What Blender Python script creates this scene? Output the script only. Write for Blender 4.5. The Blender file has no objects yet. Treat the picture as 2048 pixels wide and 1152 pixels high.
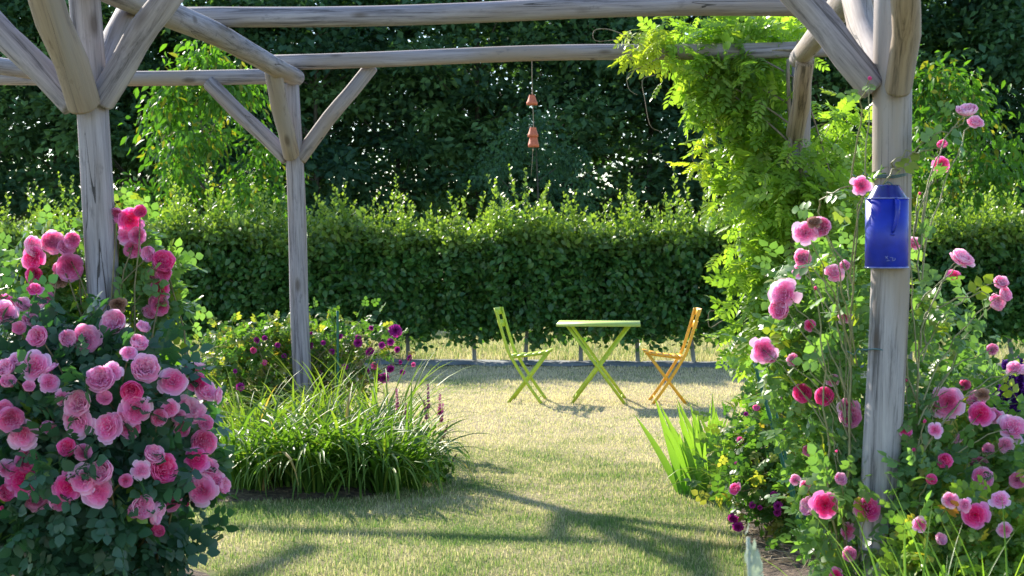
import bpy, math, random
import numpy as np
from mathutils import Vector, Matrix

# ------------------------------------------------------------------ camera, world, sun, exposure
SC = bpy.context.scene
CAMZ, F, HY = 1.42, 3150.0, 483.0
PITCH = math.atan((576.0 - HY) / F)
cam_d = bpy.data.cameras.new("camera")
cam = bpy.data.objects.new("camera", cam_d)
SC.collection.objects.link(cam)
cam.location = (0, 0, CAMZ)
cam.rotation_euler = (math.pi / 2 - PITCH, 0, 0)
cam_d.sensor_width = 36.0
cam_d.lens = F / 2048.0 * 36.0
cam_d.clip_end = 2000
cam_d.dof.use_dof = True
cam_d.dof.focus_distance = 8.5
cam_d.dof.aperture_fstop = 8.0
SC.camera = cam

SUN_EL, SUN_AZ = math.radians(30.5), math.radians(-33)      # azimuth from +Y towards +X
S = Vector((math.sin(SUN_AZ) * math.cos(SUN_EL), math.cos(SUN_AZ) * math.cos(SUN_EL), math.sin(SUN_EL)))
w = bpy.data.worlds.new("World")
SC.world = w
w.use_nodes = True
nt = w.node_tree
bg = nt.nodes["Background"]
sky = nt.nodes.new("ShaderNodeTexSky")
sky.sky_type = 'NISHITA'
sky.sun_disc = False
sky.sun_elevation = SUN_EL
sky.sun_rotation = SUN_AZ
sky.air_density = 1.0
sky.dust_density = 0.2
sky.ozone_density = 2.0
nt.links.new(sky.outputs[0], bg.inputs[0])
bg.inputs[1].default_value = 0.15
sun_d = bpy.data.lights.new("sun", 'SUN')
sun_d.energy = 4.6
sun_d.angle = math.radians(1.0)
sun_d.color = (1.0, 0.92, 0.80)
sun = bpy.data.objects.new("sun", sun_d)
SC.collection.objects.link(sun)
sun.rotation_euler = (-S).to_track_quat('-Z', 'Y').to_euler()
SC.view_settings.view_transform = 'Standard'
SC.view_settings.look = 'None'
SC.view_settings.exposure = 1.18
SC.view_settings.gamma = 1.0
SC.cycles.max_bounces = 7
SC.cycles.diffuse_bounces = 4
SC.cycles.transmission_bounces = 5
SC.cycles.use_denoising = True

rng = np.random.default_rng(7)
random.seed(7)

# ------------------------------------------------------------------ pixel helpers: real distances for things seen in the photo
CP, SP = math.cos(PITCH), math.sin(PITCH)
def at(px, py, D):
    a, b = (px - 1024.0) / F, -(py - 576.0) / F
    v = Vector((a, CP + b * SP, -SP + b * CP))
    v *= D / v.y
    return Vector((v.x, v.y, v.z + CAMZ))
def ground(px, py):
    a, b = (px - 1024.0) / F, -(py - 576.0) / F
    v = Vector((a, CP + b * SP, -SP + b * CP))
    v *= -CAMZ / v.z
    return Vector((v.x, v.y, 0.0))
def on_ground(px, D):
    return Vector(((px - 1024.0) / F * D, D, 0.0))

# ------------------------------------------------------------------ object helpers
def tag(o, label=None, cat=None, group=None, kind=None):
    if label: o["label"] = label
    if cat: o["category"] = cat
    if group: o["group"] = group
    if kind: o["kind"] = kind
    return o
def empty(name, loc, rz=0.0):
    o = bpy.data.objects.new(name, None)
    SC.collection.objects.link(o)
    o.location = loc
    o.rotation_euler = (0, 0, rz)
    o.empty_display_size = 0.1
    return o
def link(name, me, mat=None, parent=None, loc=None, world=False):
    o = bpy.data.objects.new(name, me)
    SC.collection.objects.link(o)
    if mat is not None and len(me.materials) == 0:
        me.materials.append(mat)
    if parent is not None:
        o.parent = parent
        if world:   # the mesh was made in world coordinates: keep it there
            o.matrix_parent_inverse = Matrix.Translation(-Vector(parent.location)) if parent.rotation_euler.z == 0 else \
                (Matrix.Translation(parent.location) @ Matrix.Rotation(parent.rotation_euler.z, 4, 'Z')).inverted()
    if loc is not None:
        o.location = loc
    return o

class MB:
    """collects vertices, faces and two per-vertex numbers (rnd, tone)"""
    def __init__(self):
        self.v, self.f, self.r, self.t, self.n = [], [], [], [], 0
    def add(self, v, faces, rnd=0.5, tone=0.0):
        v = np.asarray(v, dtype=np.float64).reshape(-1, 3)
        k = len(v)
        self.v.append(v)
        for f in faces:
            self.f.append((np.asarray([f], dtype=np.int64)) + self.n)
        self.r.append(np.broadcast_to(np.asarray(rnd, dtype=np.float64), (k,)))
        self.t.append(np.broadcast_to(np.asarray(tone, dtype=np.float64), (k,)))
        self.n += k
    def add_many(self, tv, tf, pos, R, scale, rnd=None, tone=None, ttone=None):
        """template tv (k,3), tf list of tuples; pos (N,3), R (N,3,3), scale (N,) or (N,3)"""
        tv = np.asarray(tv, float); N = len(pos); k = len(tv)
        if N == 0: return
        sc = np.asarray(scale, float)
        if sc.ndim == 1: sc = np.repeat(sc[:, None], 3, 1)
        P = np.einsum('nij,nkj->nki', R, tv[None] * sc[:, None, :]) + np.asarray(pos)[:, None, :]
        self.v.append(P.reshape(-1, 3))
        offs = self.n + np.arange(N) * k
        groups = {}
        for f in tf: groups.setdefault(len(f), []).append(f)
        for m, fl in groups.items():
            a = np.asarray(fl, dtype=np.int64)
            self.f.append((offs[:, None, None] + a[None]).reshape(-1, m))
        rnd = rng.random(N) if rnd is None else np.asarray(rnd, float)
        tone = np.zeros(N) if tone is None else np.broadcast_to(np.asarray(tone, float), (N,))
        self.r.append(np.repeat(rnd, k))
        T = np.repeat(tone, k)
        if ttone is not None: T = T + np.tile(np.asarray(ttone, float), N)
        self.t.append(T)
        self.n += N * k
    def mesh(self, name, mat=None, smooth=False):
        me = bpy.data.meshes.new(name)
        v = np.concatenate(self.v).astype(np.float32)
        me.vertices.add(len(v)); me.vertices.foreach_set('co', v.ravel())
        tot = [np.full(len(f), f.shape[1], dtype=np.int32) for f in self.f]
        tot = np.concatenate(tot)
        li = np.concatenate([f.ravel() for f in self.f]).astype(np.int32)
        me.loops.add(len(li)); me.loops.foreach_set('vertex_index', li)
        me.polygons.add(len(tot))
        me.polygons.foreach_set('loop_start', np.concatenate([[0], np.cumsum(tot)[:-1]]).astype(np.int32))
        if smooth: me.polygons.foreach_set('use_smooth', np.ones(len(tot), dtype=bool))
        a = me.attributes.new('rnd', 'FLOAT', 'POINT'); a.data.foreach_set('value', np.concatenate(self.r).astype(np.float32))
        a = me.attributes.new('tone', 'FLOAT', 'POINT'); a.data.foreach_set('value', np.concatenate(self.t).astype(np.float32))
        me.update(calc_edges=True)
        me.validate()
        if mat: me.materials.append(mat)
        return me
    # shapes
    def box(self, c, s, R=None, rnd=0.5, tone=0.0, bev=0.0):
        c = np.asarray(c, float); h = np.asarray(s, float) / 2
        g = np.array([[x, y, z] for x in (-1, 1) for y in (-1, 1) for z in (-1, 1)], float) * h
        if R is not None: g = g @ np.asarray(R).T
        self.add(g + c, [(0, 1, 3, 2), (4, 6, 7, 5), (0, 4, 5, 1), (2, 3, 7, 6), (0, 2, 6, 4), (1, 5, 7, 3)], rnd, tone)
    def tube(self, pts, rad, n=6, cap=True, rnd=0.5, tone=0.0):
        P = np.asarray([tuple(p) for p in pts], float); m = len(P)
        rad = np.broadcast_to(np.asarray(rad, float), (m,))
        T = np.gradient(P, axis=0); T /= np.linalg.norm(T, axis=1)[:, None] + 1e-9
        ref = np.array([0.0, 0, 1]) if abs(T[0][2]) < 0.9 else np.array([1.0, 0, 0])
        u = np.cross(T[0], ref); u /= np.linalg.norm(u)
        V = []
        a = np.arange(n) / n * 2 * np.pi
        for i in range(m):
            u = u - T[i] * np.dot(u, T[i]); u /= np.linalg.norm(u) + 1e-9
            w_ = np.cross(T[i], u)
            V.append(P[i] + rad[i] * (np.cos(a)[:, None] * u + np.sin(a)[:, None] * w_))
        V = np.concatenate(V)
        Fq = [(i * n + j, i * n + (j + 1) % n, (i + 1) * n + (j + 1) % n, (i + 1) * n + j) for i in range(m - 1) for j in range(n)]
        if cap: Fq += [tuple(range(n))[::-1], tuple((m - 1) * n + j for j in range(n))]
        self.add_fast(V, Fq, rnd, tone)
    def add_fast(self, v, faces, rnd=0.5, tone=0.0):
        v = np.asarray(v, float); k = len(v)
        groups = {}
        for f in faces: groups.setdefault(len(f), []).append(f)
        for m, fl in groups.items():
            self.f.append(np.asarray(fl, dtype=np.int64) + self.n)
        self.v.append(v)
        self.r.append(np.broadcast_to(np.asarray(rnd, float), (k,)).copy())
        self.t.append(np.broadcast_to(np.asarray(tone, float), (k,)).copy())
        self.n += k
    def lathe(self, prof, n=24, c=(0, 0, 0), a0=0.0, a1=2 * math.pi, tone=0.0):
        full = abs(a1 - a0 - 2 * math.pi) < 1e-6
        k = n if full else n + 1
        A = a0 + (a1 - a0) * np.arange(k) / n
        V = [(c[0] + r * math.cos(a), c[1] + r * math.sin(a), c[2] + z) for r, z in prof for a in A]
        m = len(prof)
        Fq = [(i * k + j, i * k + (j + 1) % k, (i + 1) * k + (j + 1) % k, (i + 1) * k + j) for i in range(m - 1) for j in range(n)]
        self.add_fast(V, Fq, 0.5, tone)

def curve(pts, n=14):
    P = np.asarray(pts, float); m = len(P) - 1; out = []
    for k in range(n):
        t = k / (n - 1) * m; i = min(int(t), m - 1); u = t - i
        p0, p1, p2, p3 = P[max(i - 1, 0)], P[i], P[i + 1], P[min(i + 2, m)]
        out.append(.5 * ((2 * p1) + (-p0 + p2) * u + (2 * p0 - 5 * p1 + 4 * p2 - p3) * u * u + (-p0 + 3 * p1 - 3 * p2 + p3) * u ** 3))
    return out
def unit(a): return a / (np.linalg.norm(a, axis=-1, keepdims=True) + 1e-9)
def frames(d, nrm):
    """columns x, y=d (leaf length), z≈nrm (leaf face)"""
    d = unit(np.asarray(d, float)); x = unit(np.cross(d, nrm)); z = np.cross(x, d)
    return np.stack([x, d, z], axis=-1)
def rdir(n):
    return unit(rng.normal(size=(n, 3)))

# leaf templates: unit length along +Y
def leaf_tpl(w_=0.28, fold=0.08, droop=0.12):
    v = [(0, 0, 0), (-w_, .32, fold), (0, .34, 0), (w_, .32, fold), (-w_ * .85, .66, fold - droop * .4), (0, .68, -droop * .4), (w_ * .85, .66, fold - droop * .4), (0, 1, -droop)]
    f = [(0, 2, 1), (0, 3, 2), (1, 2, 5, 4), (2, 3, 6, 5), (4, 5, 7), (5, 6, 7)]
    return np.array(v, float), f
LEAF = leaf_tpl(0.30, 0.07, 0.10)
LEAF_LONG = leaf_tpl(0.19, 0.05, 0.22)
LEAF_ROUND = leaf_tpl(0.40, 0.06, 0.08)
CHEAP = (np.array([(0, 0, 0), (-.3, .45, .08), (.3, .45, .08), (0, 1, -.12)], float), [(0, 2, 3), (0, 3, 1)])
def compound(pairs, lf, base=0.35, lw=0.45, droop=0.0, ang=60):
    """a pinnate leaf of unit length"""
    V, Fc = [], []
    tv, tf = lf
    def put(p, a, s, roll):
        ca, sa = math.cos(a), math.sin(a)
        R = np.array([[ca, sa, 0], [-sa, ca, 0], [0, 0, 1]])       # rotate y towards x by a
        q = (tv * s) @ R.T
        q[:, 2] += -abs(roll) * np.abs(q[:, 0])
        o = sum(len(x) for x in V)
        V.append(q + p); Fc.extend([tuple(i + o for i in f) for f in tf])
    for i in range(pairs):
        t = base + (1 - base) * i / pairs
        z = -droop * t * t
        for s in (-1, 1):
            put(np.array([0, t, z]), s * math.radians(ang), lw * (0.8 + .2 * math.sin(math.pi * (i + .7) / pairs)), .25)
    put(np.array([0, 1 - .1, -droop * .81]), 0, lw, 0)
    # stalk
    o = sum(len(x) for x in V)
    V.append(np.array([(-.008, 0, 0), (.008, 0, 0), (.008, .5, -droop * .25), (-.008, .5, -droop * .25), (.006, .95, -droop * .9), (-.006, .95, -droop * .9)]))
    Fc.extend([(o, o + 1, o + 2, o + 3), (o + 3, o + 2, o + 4, o + 5)])
    return np.concatenate(V), Fc
ROSE5 = compound(2, LEAF_ROUND, base=0.45, lw=0.42, droop=0.12, ang=70)
WIST = compound(4, leaf_tpl(0.27, .05, .15), base=0.25, lw=0.34, droop=0.35, ang=58)

# blobs: volumes in which foliage is spread
class Blobs:
    def __init__(self, lst, squash=1.0):
        self.c = np.array([tuple(at(x, y, D)) for x, y, r, D in lst])
        self.r = np.array([r / F * D for x, y, r, D in lst])
        self.sq = squash
    def sample(self, n, bias=2.2, clump=0, crad=0.12):
        p = self.r ** 2.3; p /= p.sum()
        def raw(m):
            i = rng.choice(len(self.r), m, p=p)
            d = rdir(m); rr = rng.random(m) ** (1 / bias)
            o = d * (rr * self.r[i])[:, None]; o[:, 1] *= self.sq
            return self.c[i] + o, d, rr
        if not clump: return raw(n)
        C, D_, R_ = raw(clump)
        j = rng.integers(0, clump, n)
        return C[j] + rng.normal(size=(n, 3)) * crad, unit(D_[j] + rng.normal(size=(n, 3)) * .5), R_[j]
    def front(self, px, py, default):
        """distance at which the sight line first meets the bush"""
        q = at(px, py, 1.0); o = np.array((0, 0, CAMZ)); d = np.array(tuple(q)) - o
        best, bi = None, None
        for i, (c, r) in enumerate(zip(self.c, self.r)):
            oc = o - c; A = d @ d; B = 2 * oc @ d; Cc = oc @ oc - r * r
            disc = B * B - 4 * A * Cc
            if disc > 0:
                t = (-B - math.sqrt(disc)) / (2 * A)
                if best is None or t < best: best, bi = t, i
        if best is None:
            j = int(np.argmin([np.linalg.norm(np.cross(c - o, d)) / np.linalg.norm(d) - r for c, r in zip(self.c, self.r)]))
            return self.c[j][1], j
        return best, bi

# ------------------------------------------------------------------ materials
def newmat(name):
    m = bpy.data.materials.new(name); m.use_nodes = True
    return m, m.node_tree.nodes, m.node_tree.links, m.node_tree.nodes['Principled BSDF']
def rgb(nodes, c):
    n = nodes.new('ShaderNodeRGB'); n.outputs[0].default_value = (*c, 1); return n.outputs[0]
def mixc(nodes, links, fac, a, b, mode='MIX'):
    n = nodes.new('ShaderNodeMix'); n.data_type = 'RGBA'; n.blend_type = mode
    for s, val in ((n.inputs[0], fac), (n.inputs[6], a), (n.inputs[7], b)):
        if hasattr(val, 'is_output'): links.new(val, s)
        elif isinstance(val, (int, float)): s.default_value = val
        else: s.default_value = (*val, 1)
    return n.outputs[2]
def noise(nodes, links, vec, scale, detail=3, rough=.55, dist=0):
    n = nodes.new('ShaderNodeTexNoise'); n.inputs['Scale'].default_value = scale
    n.inputs['Detail'].default_value = detail; n.inputs['Roughness'].default_value = rough; n.inputs['Distortion'].default_value = dist
    if vec is not None: links.new(vec, n.inputs['Vector'])
    return n.outputs['Fac']
def ramp(nodes, links, fac, stops):
    n = nodes.new('ShaderNodeValToRGB'); cr = n.color_ramp
    while len(cr.elements) < len(stops): cr.elements.new(0.5)
    for e, (p, c) in zip(cr.elements, stops):
        e.position = p; e.color = (*c, 1) if len(c) == 3 else c
    links.new(fac, n.inputs[0]); return n.outputs[0]
def attr(nodes, name):
    n = nodes.new('ShaderNodeAttribute'); n.attribute_name = name; return n.outputs['Fac']
def math_(nodes, links, op, a, b=None, clamp=False):
    n = nodes.new('ShaderNodeMath'); n.operation = op; n.use_clamp = clamp
    for s, v in ((n.inputs[0], a), (n.inputs[1], b)):
        if v is None: continue
        if hasattr(v, 'is_output'): links.new(v, s)
        else: s.default_value = v
    return n.outputs[0]

def leafmat(name, dark, light, young=None, rough=.45, trans=.45, tcol=None, spec=.5, dead=None):
    m, n, l, p = newmat(name)
    r = attr(n, 'rnd')
    col = mixc(n, l, r, dark, light)
    if young: col = mixc(n, l, math_(n, l, 'MINIMUM', attr(n, 'tone'), 1.0), col, young)
    if dead:
        k = math_(n, l, 'GREATER_THAN', r, 0.985)
        col = mixc(n, l, k, col, dead)
    geo = n.new('ShaderNodeNewGeometry')
    nz = noise(n, l, geo.outputs['Position'], 2.3, 2)
    col = mixc(n, l, 1.0, col, ramp(n, l, nz, [(.3, (.78, .80, .78)), (.7, (1.15, 1.12, 1.0))]), 'MULTIPLY')
    l.new(col, p.inputs['Base Color'])
    p.inputs['Roughness'].default_value = rough
    p.inputs['Specular IOR Level'].default_value = spec
    tb = n.new('ShaderNodeBsdfTranslucent')
    tc = mixc(n, l, 1.0, col, tcol or (1.9, 2.1, .7), 'MULTIPLY')
    l.new(tc, tb.inputs[0])
    mx = n.new('ShaderNodeMixShader'); mx.inputs[0].default_value = trans
    l.new(p.outputs[0], mx.inputs[1]); l.new(tb.outputs[0], mx.inputs[2])
    l.new(mx.outputs[0], n['Material Output'].inputs[0])
    return m

def petalmat(name, deep, pale, edge, trans=.42, deep2=None, pale2=None):
    m, n, l, p = newmat(name)
    oi = n.new('ShaderNodeObjectInfo')
    k = ramp(n, l, oi.outputs['Random'], [(.15, (0, 0, 0)), (.85, (1, 1, 1))])
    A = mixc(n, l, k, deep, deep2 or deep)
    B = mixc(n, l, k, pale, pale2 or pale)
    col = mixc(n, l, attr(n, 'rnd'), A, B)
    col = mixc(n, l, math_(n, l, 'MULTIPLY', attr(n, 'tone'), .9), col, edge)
    l.new(col, p.inputs['Base Color'])
    p.inputs['Roughness'].default_value = .6
    p.inputs['Specular IOR Level'].default_value = .25
    tb = n.new('ShaderNodeBsdfTranslucent')
    l.new(mixc(n, l, 1.0, col, (1.3, .95, 1.08), 'MULTIPLY'), tb.inputs[0])
    mx = n.new('ShaderNodeMixShader'); mx.inputs[0].default_value = trans
    l.new(p.outputs[0], mx.inputs[1]); l.new(tb.outputs[0], mx.inputs[2])
    l.new(mx.outputs[0], n['Material Output'].inputs[0])
    return m

def woodmat(name, c1, c2, c3):
    m, n, l, p = newmat(name)
    tc = n.new('ShaderNodeTexCoord')
    oi = n.new('ShaderNodeObjectInfo')
    off = n.new('ShaderNodeVectorMath'); off.operation = 'ADD'
    l.new(tc.outputs['Object'], off.inputs[0])
    sc_ = n.new('ShaderNodeVectorMath'); sc_.operation = 'SCALE'; sc_.inputs[0].default_value = (7, 3, 11)
    l.new(oi.outputs['Random'], sc_.inputs['Scale']); l.new(sc_.outputs[0], off.inputs[1])
    def mp(s):
        q = n.new('ShaderNodeMapping'); q.inputs['Scale'].default_value = s; l.new(off.outputs[0], q.inputs[0]); return q.outputs[0]
    grain = noise(n, l, mp((30, 30, 1.3)), 1.0, 6, .75, .4)
    broad = noise(n, l, mp((5, 5, 1.1)), 1.0, 3)
    col = ramp(n, l, grain, [(.38, tuple(x * .36 for x in c1)), (.46, c1), (.60, c2)])
    col = mixc(n, l, ramp(n, l, broad, [(.42, (0, 0, 0)), (.68, (1, 1, 1))]), col, c3)
    blot = noise(n, l, mp((16, 16, 7)), 1.0, 4, .7)
    col = mixc(n, l, ramp(n, l, blot, [(.60, (0, 0, 0)), (.74, (.75, .75, .75))]), col, tuple(x * .45 for x in c1))
    # drying cracks: long thin dark lines
    ck = noise(n, l, mp((13, 13, .45)), 1.0, 2, .4, .15)
    band = math_(n, l, 'ABSOLUTE', math_(n, l, 'SUBTRACT', ck, .5))
    msk = noise(n, l, mp((4, 4, 1.6)), 1.0, 2)
    lim = math_(n, l, 'MULTIPLY', ramp(n, l, msk, [(.50, (0, 0, 0)), (.66, (1, 1, 1))]), .008)
    crack = math_(n, l, 'LESS_THAN', band, lim)
    col = mixc(n, l, math_(n, l, 'MULTIPLY', crack, .88), col, (.025, .02, .018))
    # knots
    vo = n.new('ShaderNodeTexVoronoi'); vo.inputs['Scale'].default_value = 1.0; l.new(mp((7, 7, 2.6)), vo.inputs['Vector'])
    kn = ramp(n, l, vo.outputs['Distance'], [(.07, (1, 1, 1)), (.17, (0, 0, 0))])
    col = mixc(n, l, math_(n, l, 'MULTIPLY', kn, .7), col, (.07, .045, .03))
    l.new(col, p.inputs['Base Color'])
    p.inputs['Roughness'].default_value = .78
    bp = n.new('ShaderNodeBump'); bp.inputs['Strength'].default_value = .55; bp.inputs['Distance'].default_value = .006
    hgt = math_(n, l, 'SUBTRACT', grain, math_(n, l, 'MULTIPLY', crack, 1.5))
    l.new(hgt, bp.inputs['Height']); l.new(bp.outputs[0], p.inputs['Normal'])
    return m

def plain(name, c, rough=.5, metal=0.0, var=.12, scale=30, spec=.5, coat=0):
    m, n, l, p = newmat(name)
    tc = n.new('ShaderNodeTexCoord')
    nz = noise(n, l, tc.outputs['Object'], scale, 4)
    col = mixc(n, l, 1.0, c, ramp(n, l, nz, [(.3, (1 - var,) * 3), (.7, (1 + var,) * 3)]), 'MULTIPLY')
    l.new(col, p.inputs['Base Color'])
    p.inputs['Roughness'].default_value = rough; p.inputs['Metallic'].default_value = metal
    p.inputs['Specular IOR Level'].default_value = spec
    p.inputs['Coat Weight'].default_value = coat; p.inputs['Coat Roughness'].default_value = .08
    return m

def barkmat(name, c):
    m, n, l, p = newmat(name)
    geo = n.new('ShaderNodeNewGeometry')
    mp = n.new('ShaderNodeMapping'); mp.inputs['Scale'].default_value = (30, 30, 6); l.new(geo.outputs['Position'], mp.inputs[0])
    nz = noise(n, l, mp.outputs[0], 1.0, 5)
    l.new(ramp(n, l, nz, [(.3, tuple(x * .5 for x in c)), (.7, tuple(min(1, x * 1.3) for x in c))]), p.inputs['Base Color'])
    p.inputs['Roughness'].default_value = .85
    return m

M = {}
M['wood'] = woodmat('weathered_log', (.235, .21, .235), (.36, .325, .35), (.27, .215, .18))
M['wood_pale'] = woodmat('pale_log', (.29, .265, .275), (.41, .375, .38), (.29, .23, .18))
M['wood_brown'] = woodmat('brown_log', (.26, .19, .135), (.35, .27, .20), (.27, .235, .22))
M['hedge'] = leafmat('hornbeam_leaf', (.026, .095, .026), (.095, .21, .05), (.23, .31, .06), rough=.42, spec=.5, trans=.36)
M['bgleaf'] = leafmat('dark_tree_leaf', (.024, .066, .046), (.085, .185, .10), None, rough=.6, trans=.32, spec=.12)
M['bgleaf2'] = leafmat('mid_tree_leaf', (.032, .082, .044), (.11, .22, .095), None, rough=.6, trans=.32, spec=.12)
M['bgleaf3'] = leafmat('bluish_tree_leaf', (.035, .09, .055), (.065, .145, .085), None, rough=.6, trans=.35, spec=.15)
M['cherry'] = leafmat('cherry_leaf', (.05, .135, .02), (.11, .24, .03), (.24, .21, .03), rough=.48, spec=.3, trans=.42)
M['wist'] = leafmat('wisteria_leaf', (.15, .26, .045), (.28, .41, .08), (.42, .45, .06), rough=.36, spec=.4, trans=.45)
M['roseleaf'] = leafmat('rose_leaf', (.026, .078, .050), (.060, .135, .080), (.16, .27, .03), rough=.38, trans=.25, spec=.45, tcol=(2.2, 3.0, .6))
M['roseleaf2'] = leafmat('grey_rose_leaf', (.085, .175, .06), (.19, .32, .11), (.26, .30, .04), rough=.38, trans=.42, spec=.5, dead=(.40, .36, .08))
M['roseleaf3'] = leafmat('small_rose_leaf', (.045, .115, .025), (.12, .22, .05), (.32, .30, .07), rough=.42, trans=.45, spec=.35, dead=(.30, .22, .06))
M['yellowleaf'] = leafmat('yellowing_rose_leaf', (.10, .21, .04), (.24, .34, .06), (.46, .36, .06), rough=.42, trans=.48, dead=(.45, .2, .06))
M['lily'] = leafmat('daylily_blade', (.045, .12, .022), (.11, .22, .035), (.26, .32, .06), rough=.45, spec=.35, trans=.4, dead=(.38, .27, .12))
M['iris'] = leafmat('iris_blade', (.09, .20, .035), (.15, .28, .05), (.26, .35, .07), rough=.38, trans=.5)
M['silver'] = leafmat('silver_leaf', (.36, .42, .38), (.50, .55, .50), None, rough=.7, trans=.2, tcol=(1.2, 1.3, 1.0))
M['pink'] = petalmat('pink_petal', (.86, .15, .46), (.92, .42, .70), (.97, .78, .91), deep2=(.88, .27, .57), pale2=(.94, .58, .80))
M['hot'] = petalmat('hot_pink_petal', (.84, .03, .33), (.92, .14, .52), (.96, .46, .75), deep2=(.86, .03, .24))
M['palepink'] = petalmat('pale_pink_petal', (.84, .26, .54), (.93, .57, .76), (.97, .84, .92), deep2=(.86, .38, .64))
M['magenta'] = petalmat('magenta_petal', (.22, .004, .14), (.42, .014, .28), (.60, .07, .46), deep2=(.32, .01, .24))
M['faded'] = petalmat('faded_petal', (.30, .14, .08), (.45, .26, .18), (.55, .36, .28), trans=.2)
M['purple'] = petalmat('purple_petal', (.08, .01, .20), (.14, .025, .34), (.22, .05, .42), trans=.25)
M['salvia'] = petalmat('salvia_petal', (.38, .05, .24), (.55, .12, .38), (.65, .25, .5))
M['salvia_dark'] = petalmat('spent_salvia_petal', (.12, .03, .05), (.22, .06, .09), (.3, .1, .12), trans=.15)
M['cane'] = plain('cane_bark', (.16, .13, .05), .6, var=.3)
M['cane_green'] = plain('green_cane', (.22, .21, .09), .5, var=.25)
M['vine'] = barkmat('vine_bark', (.25, .20, .14))
M['bark'] = barkmat('tree_bark', (.075, .07, .05))
M['bark_grey'] = barkmat('hornbeam_bark', (.27, .27, .24))
M['lime'] = plain('lime_paint', (.42, .56, .04), .42, var=.14)
M['lime_top'] = plain('green_paint', (.40, .52, .10), .5, var=.06)
M['orange'] = plain('orange_paint', (.86, .44, .03), .45, var=.14)
M['terra'] = plain('terracotta', (.62, .17, .09), .75, var=.15, scale=60)
M['string'] = plain('jute_string', (.42, .34, .25), .9)
M['enamel'] = plain('blue_enamel', (.010, .026, .36), .36, var=.25, scale=14, spec=.4)
M['enamel_rim'] = plain('worn_enamel_rim', (.13, .15, .42), .2, var=.3, scale=40, coat=.5)
M['enamel_dark'] = plain('dark_blue_enamel', (.012, .014, .16), .2, coat=.5)
M['wire'] = plain('green_tie_wire', (.06, .14, .16), .5, var=.2)
M['stake'] = plain('green_stake', (.012, .12, .075), .4, var=.15)

# ------------------------------------------------------------------ ground
def lawn_color(n, l, vec):
    big = noise(n, l, vec, .55, 3, .6)
    mid = noise(n, l, vec, 2.6, 4, .6)
    sep = n.new('ShaderNodeSeparateXYZ'); l.new(vec, sep.inputs[0])
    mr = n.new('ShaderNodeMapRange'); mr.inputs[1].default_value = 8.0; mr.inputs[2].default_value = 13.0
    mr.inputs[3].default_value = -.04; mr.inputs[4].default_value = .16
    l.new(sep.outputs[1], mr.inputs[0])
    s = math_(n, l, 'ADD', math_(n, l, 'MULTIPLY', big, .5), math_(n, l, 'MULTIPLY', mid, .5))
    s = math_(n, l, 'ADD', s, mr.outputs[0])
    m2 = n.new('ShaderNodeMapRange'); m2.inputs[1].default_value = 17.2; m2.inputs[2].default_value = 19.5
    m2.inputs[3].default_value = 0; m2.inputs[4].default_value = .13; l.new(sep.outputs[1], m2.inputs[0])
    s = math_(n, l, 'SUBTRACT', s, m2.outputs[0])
    return s
def groundmat():
    m, n, l, p = newmat('lawn_soil')
    geo = n.new('ShaderNodeNewGeometry'); vec = geo.outputs['Position']
    s = lawn_color(n, l, vec)
    col = ramp(n, l, s, [(.36, (.14, .19, .06)), (.50, (.30, .28, .14)), (.62, (.46, .385, .25))])
    fine = noise(n, l, vec, 60, 3, .7)
    col = mixc(n, l, 1.0, col, ramp(n, l, fine, [(.3, (.55, .55, .5)), (.7, (1.25, 1.2, 1.15))]), 'MULTIPLY')
    l.new(col, p.inputs['Base Color']); p.inputs['Roughness'].default_value = .95
    p.inputs['Specular IOR Level'].default_value = .1
    bp = n.new('ShaderNodeBump'); bp.inputs['Strength'].default_value = .6; bp.inputs['Distance'].default_value = .02
    l.new(fine, bp.inputs['Height']); l.new(bp.outputs[0], p.inputs['Normal'])
    return m
def grassmat():
    m, n, l, p = newmat('grass_blades')
    geo = n.new('ShaderNodeNewGeometry'); vec = geo.outputs['Position']
    s = lawn_color(n, l, vec)
    r = attr(n, 'rnd')
    s2 = math_(n, l, 'ADD', s, math_(n, l, 'MULTIPLY', math_(n, l, 'SUBTRACT', r, .5), .34))
    col = ramp(n, l, s2, [(.34, (.12, .215, .060)), (.46, (.27, .335, .13)), (.57, (.49, .455, .29)), (.71, (.69, .60, .46))])
    l.new(col, p.inputs['Base Color']); p.inputs['Roughness'].default_value = .6
    p.inputs['Specular IOR Level'].default_value = .3
    tb = n.new('ShaderNodeBsdfTranslucent'); l.new(mixc(n, l, 1.0, col, (1.3, 1.35, .8), 'MULTIPLY'), tb.inputs[0])
    mx = n.new('ShaderNodeMixShader'); mx.inputs[0].default_value = .4
    l.new(p.outputs[0], mx.inputs[1]); l.new(tb.outputs[0], mx.inputs[2]); l.new(mx.outputs[0], n['Material Output'].inputs[0])
    return m
M['lawn'], M['grass'] = groundmat(), grassmat()

def hedge_y(x): return 18.35 - 0.10 * x
def sheet(name, x0, x1, y0, y1, z, mat, nx=2, ny=2, fn=None):
    b = MB(); V = []; 
    for j in range(ny):
        for i in range(nx):
            x = x0 + (x1 - x0) * i / (nx - 1); y = y0 + (y1 - y0) * j / (ny - 1)
            V.append((x, y, z) if fn is None else fn(x, y))
    Fq = [(j * nx + i, j * nx + i + 1, (j + 1) * nx + i + 1, (j + 1) * nx + i) for j in range(ny - 1) for i in range(nx - 1)]
    b.add_fast(V, Fq); o = link(name, b.mesh(name, mat, True)); tag(o, kind='structure'); return o
sheet('lawn', -400, 400, -60, 900, 0.0, M['lawn'])
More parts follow.
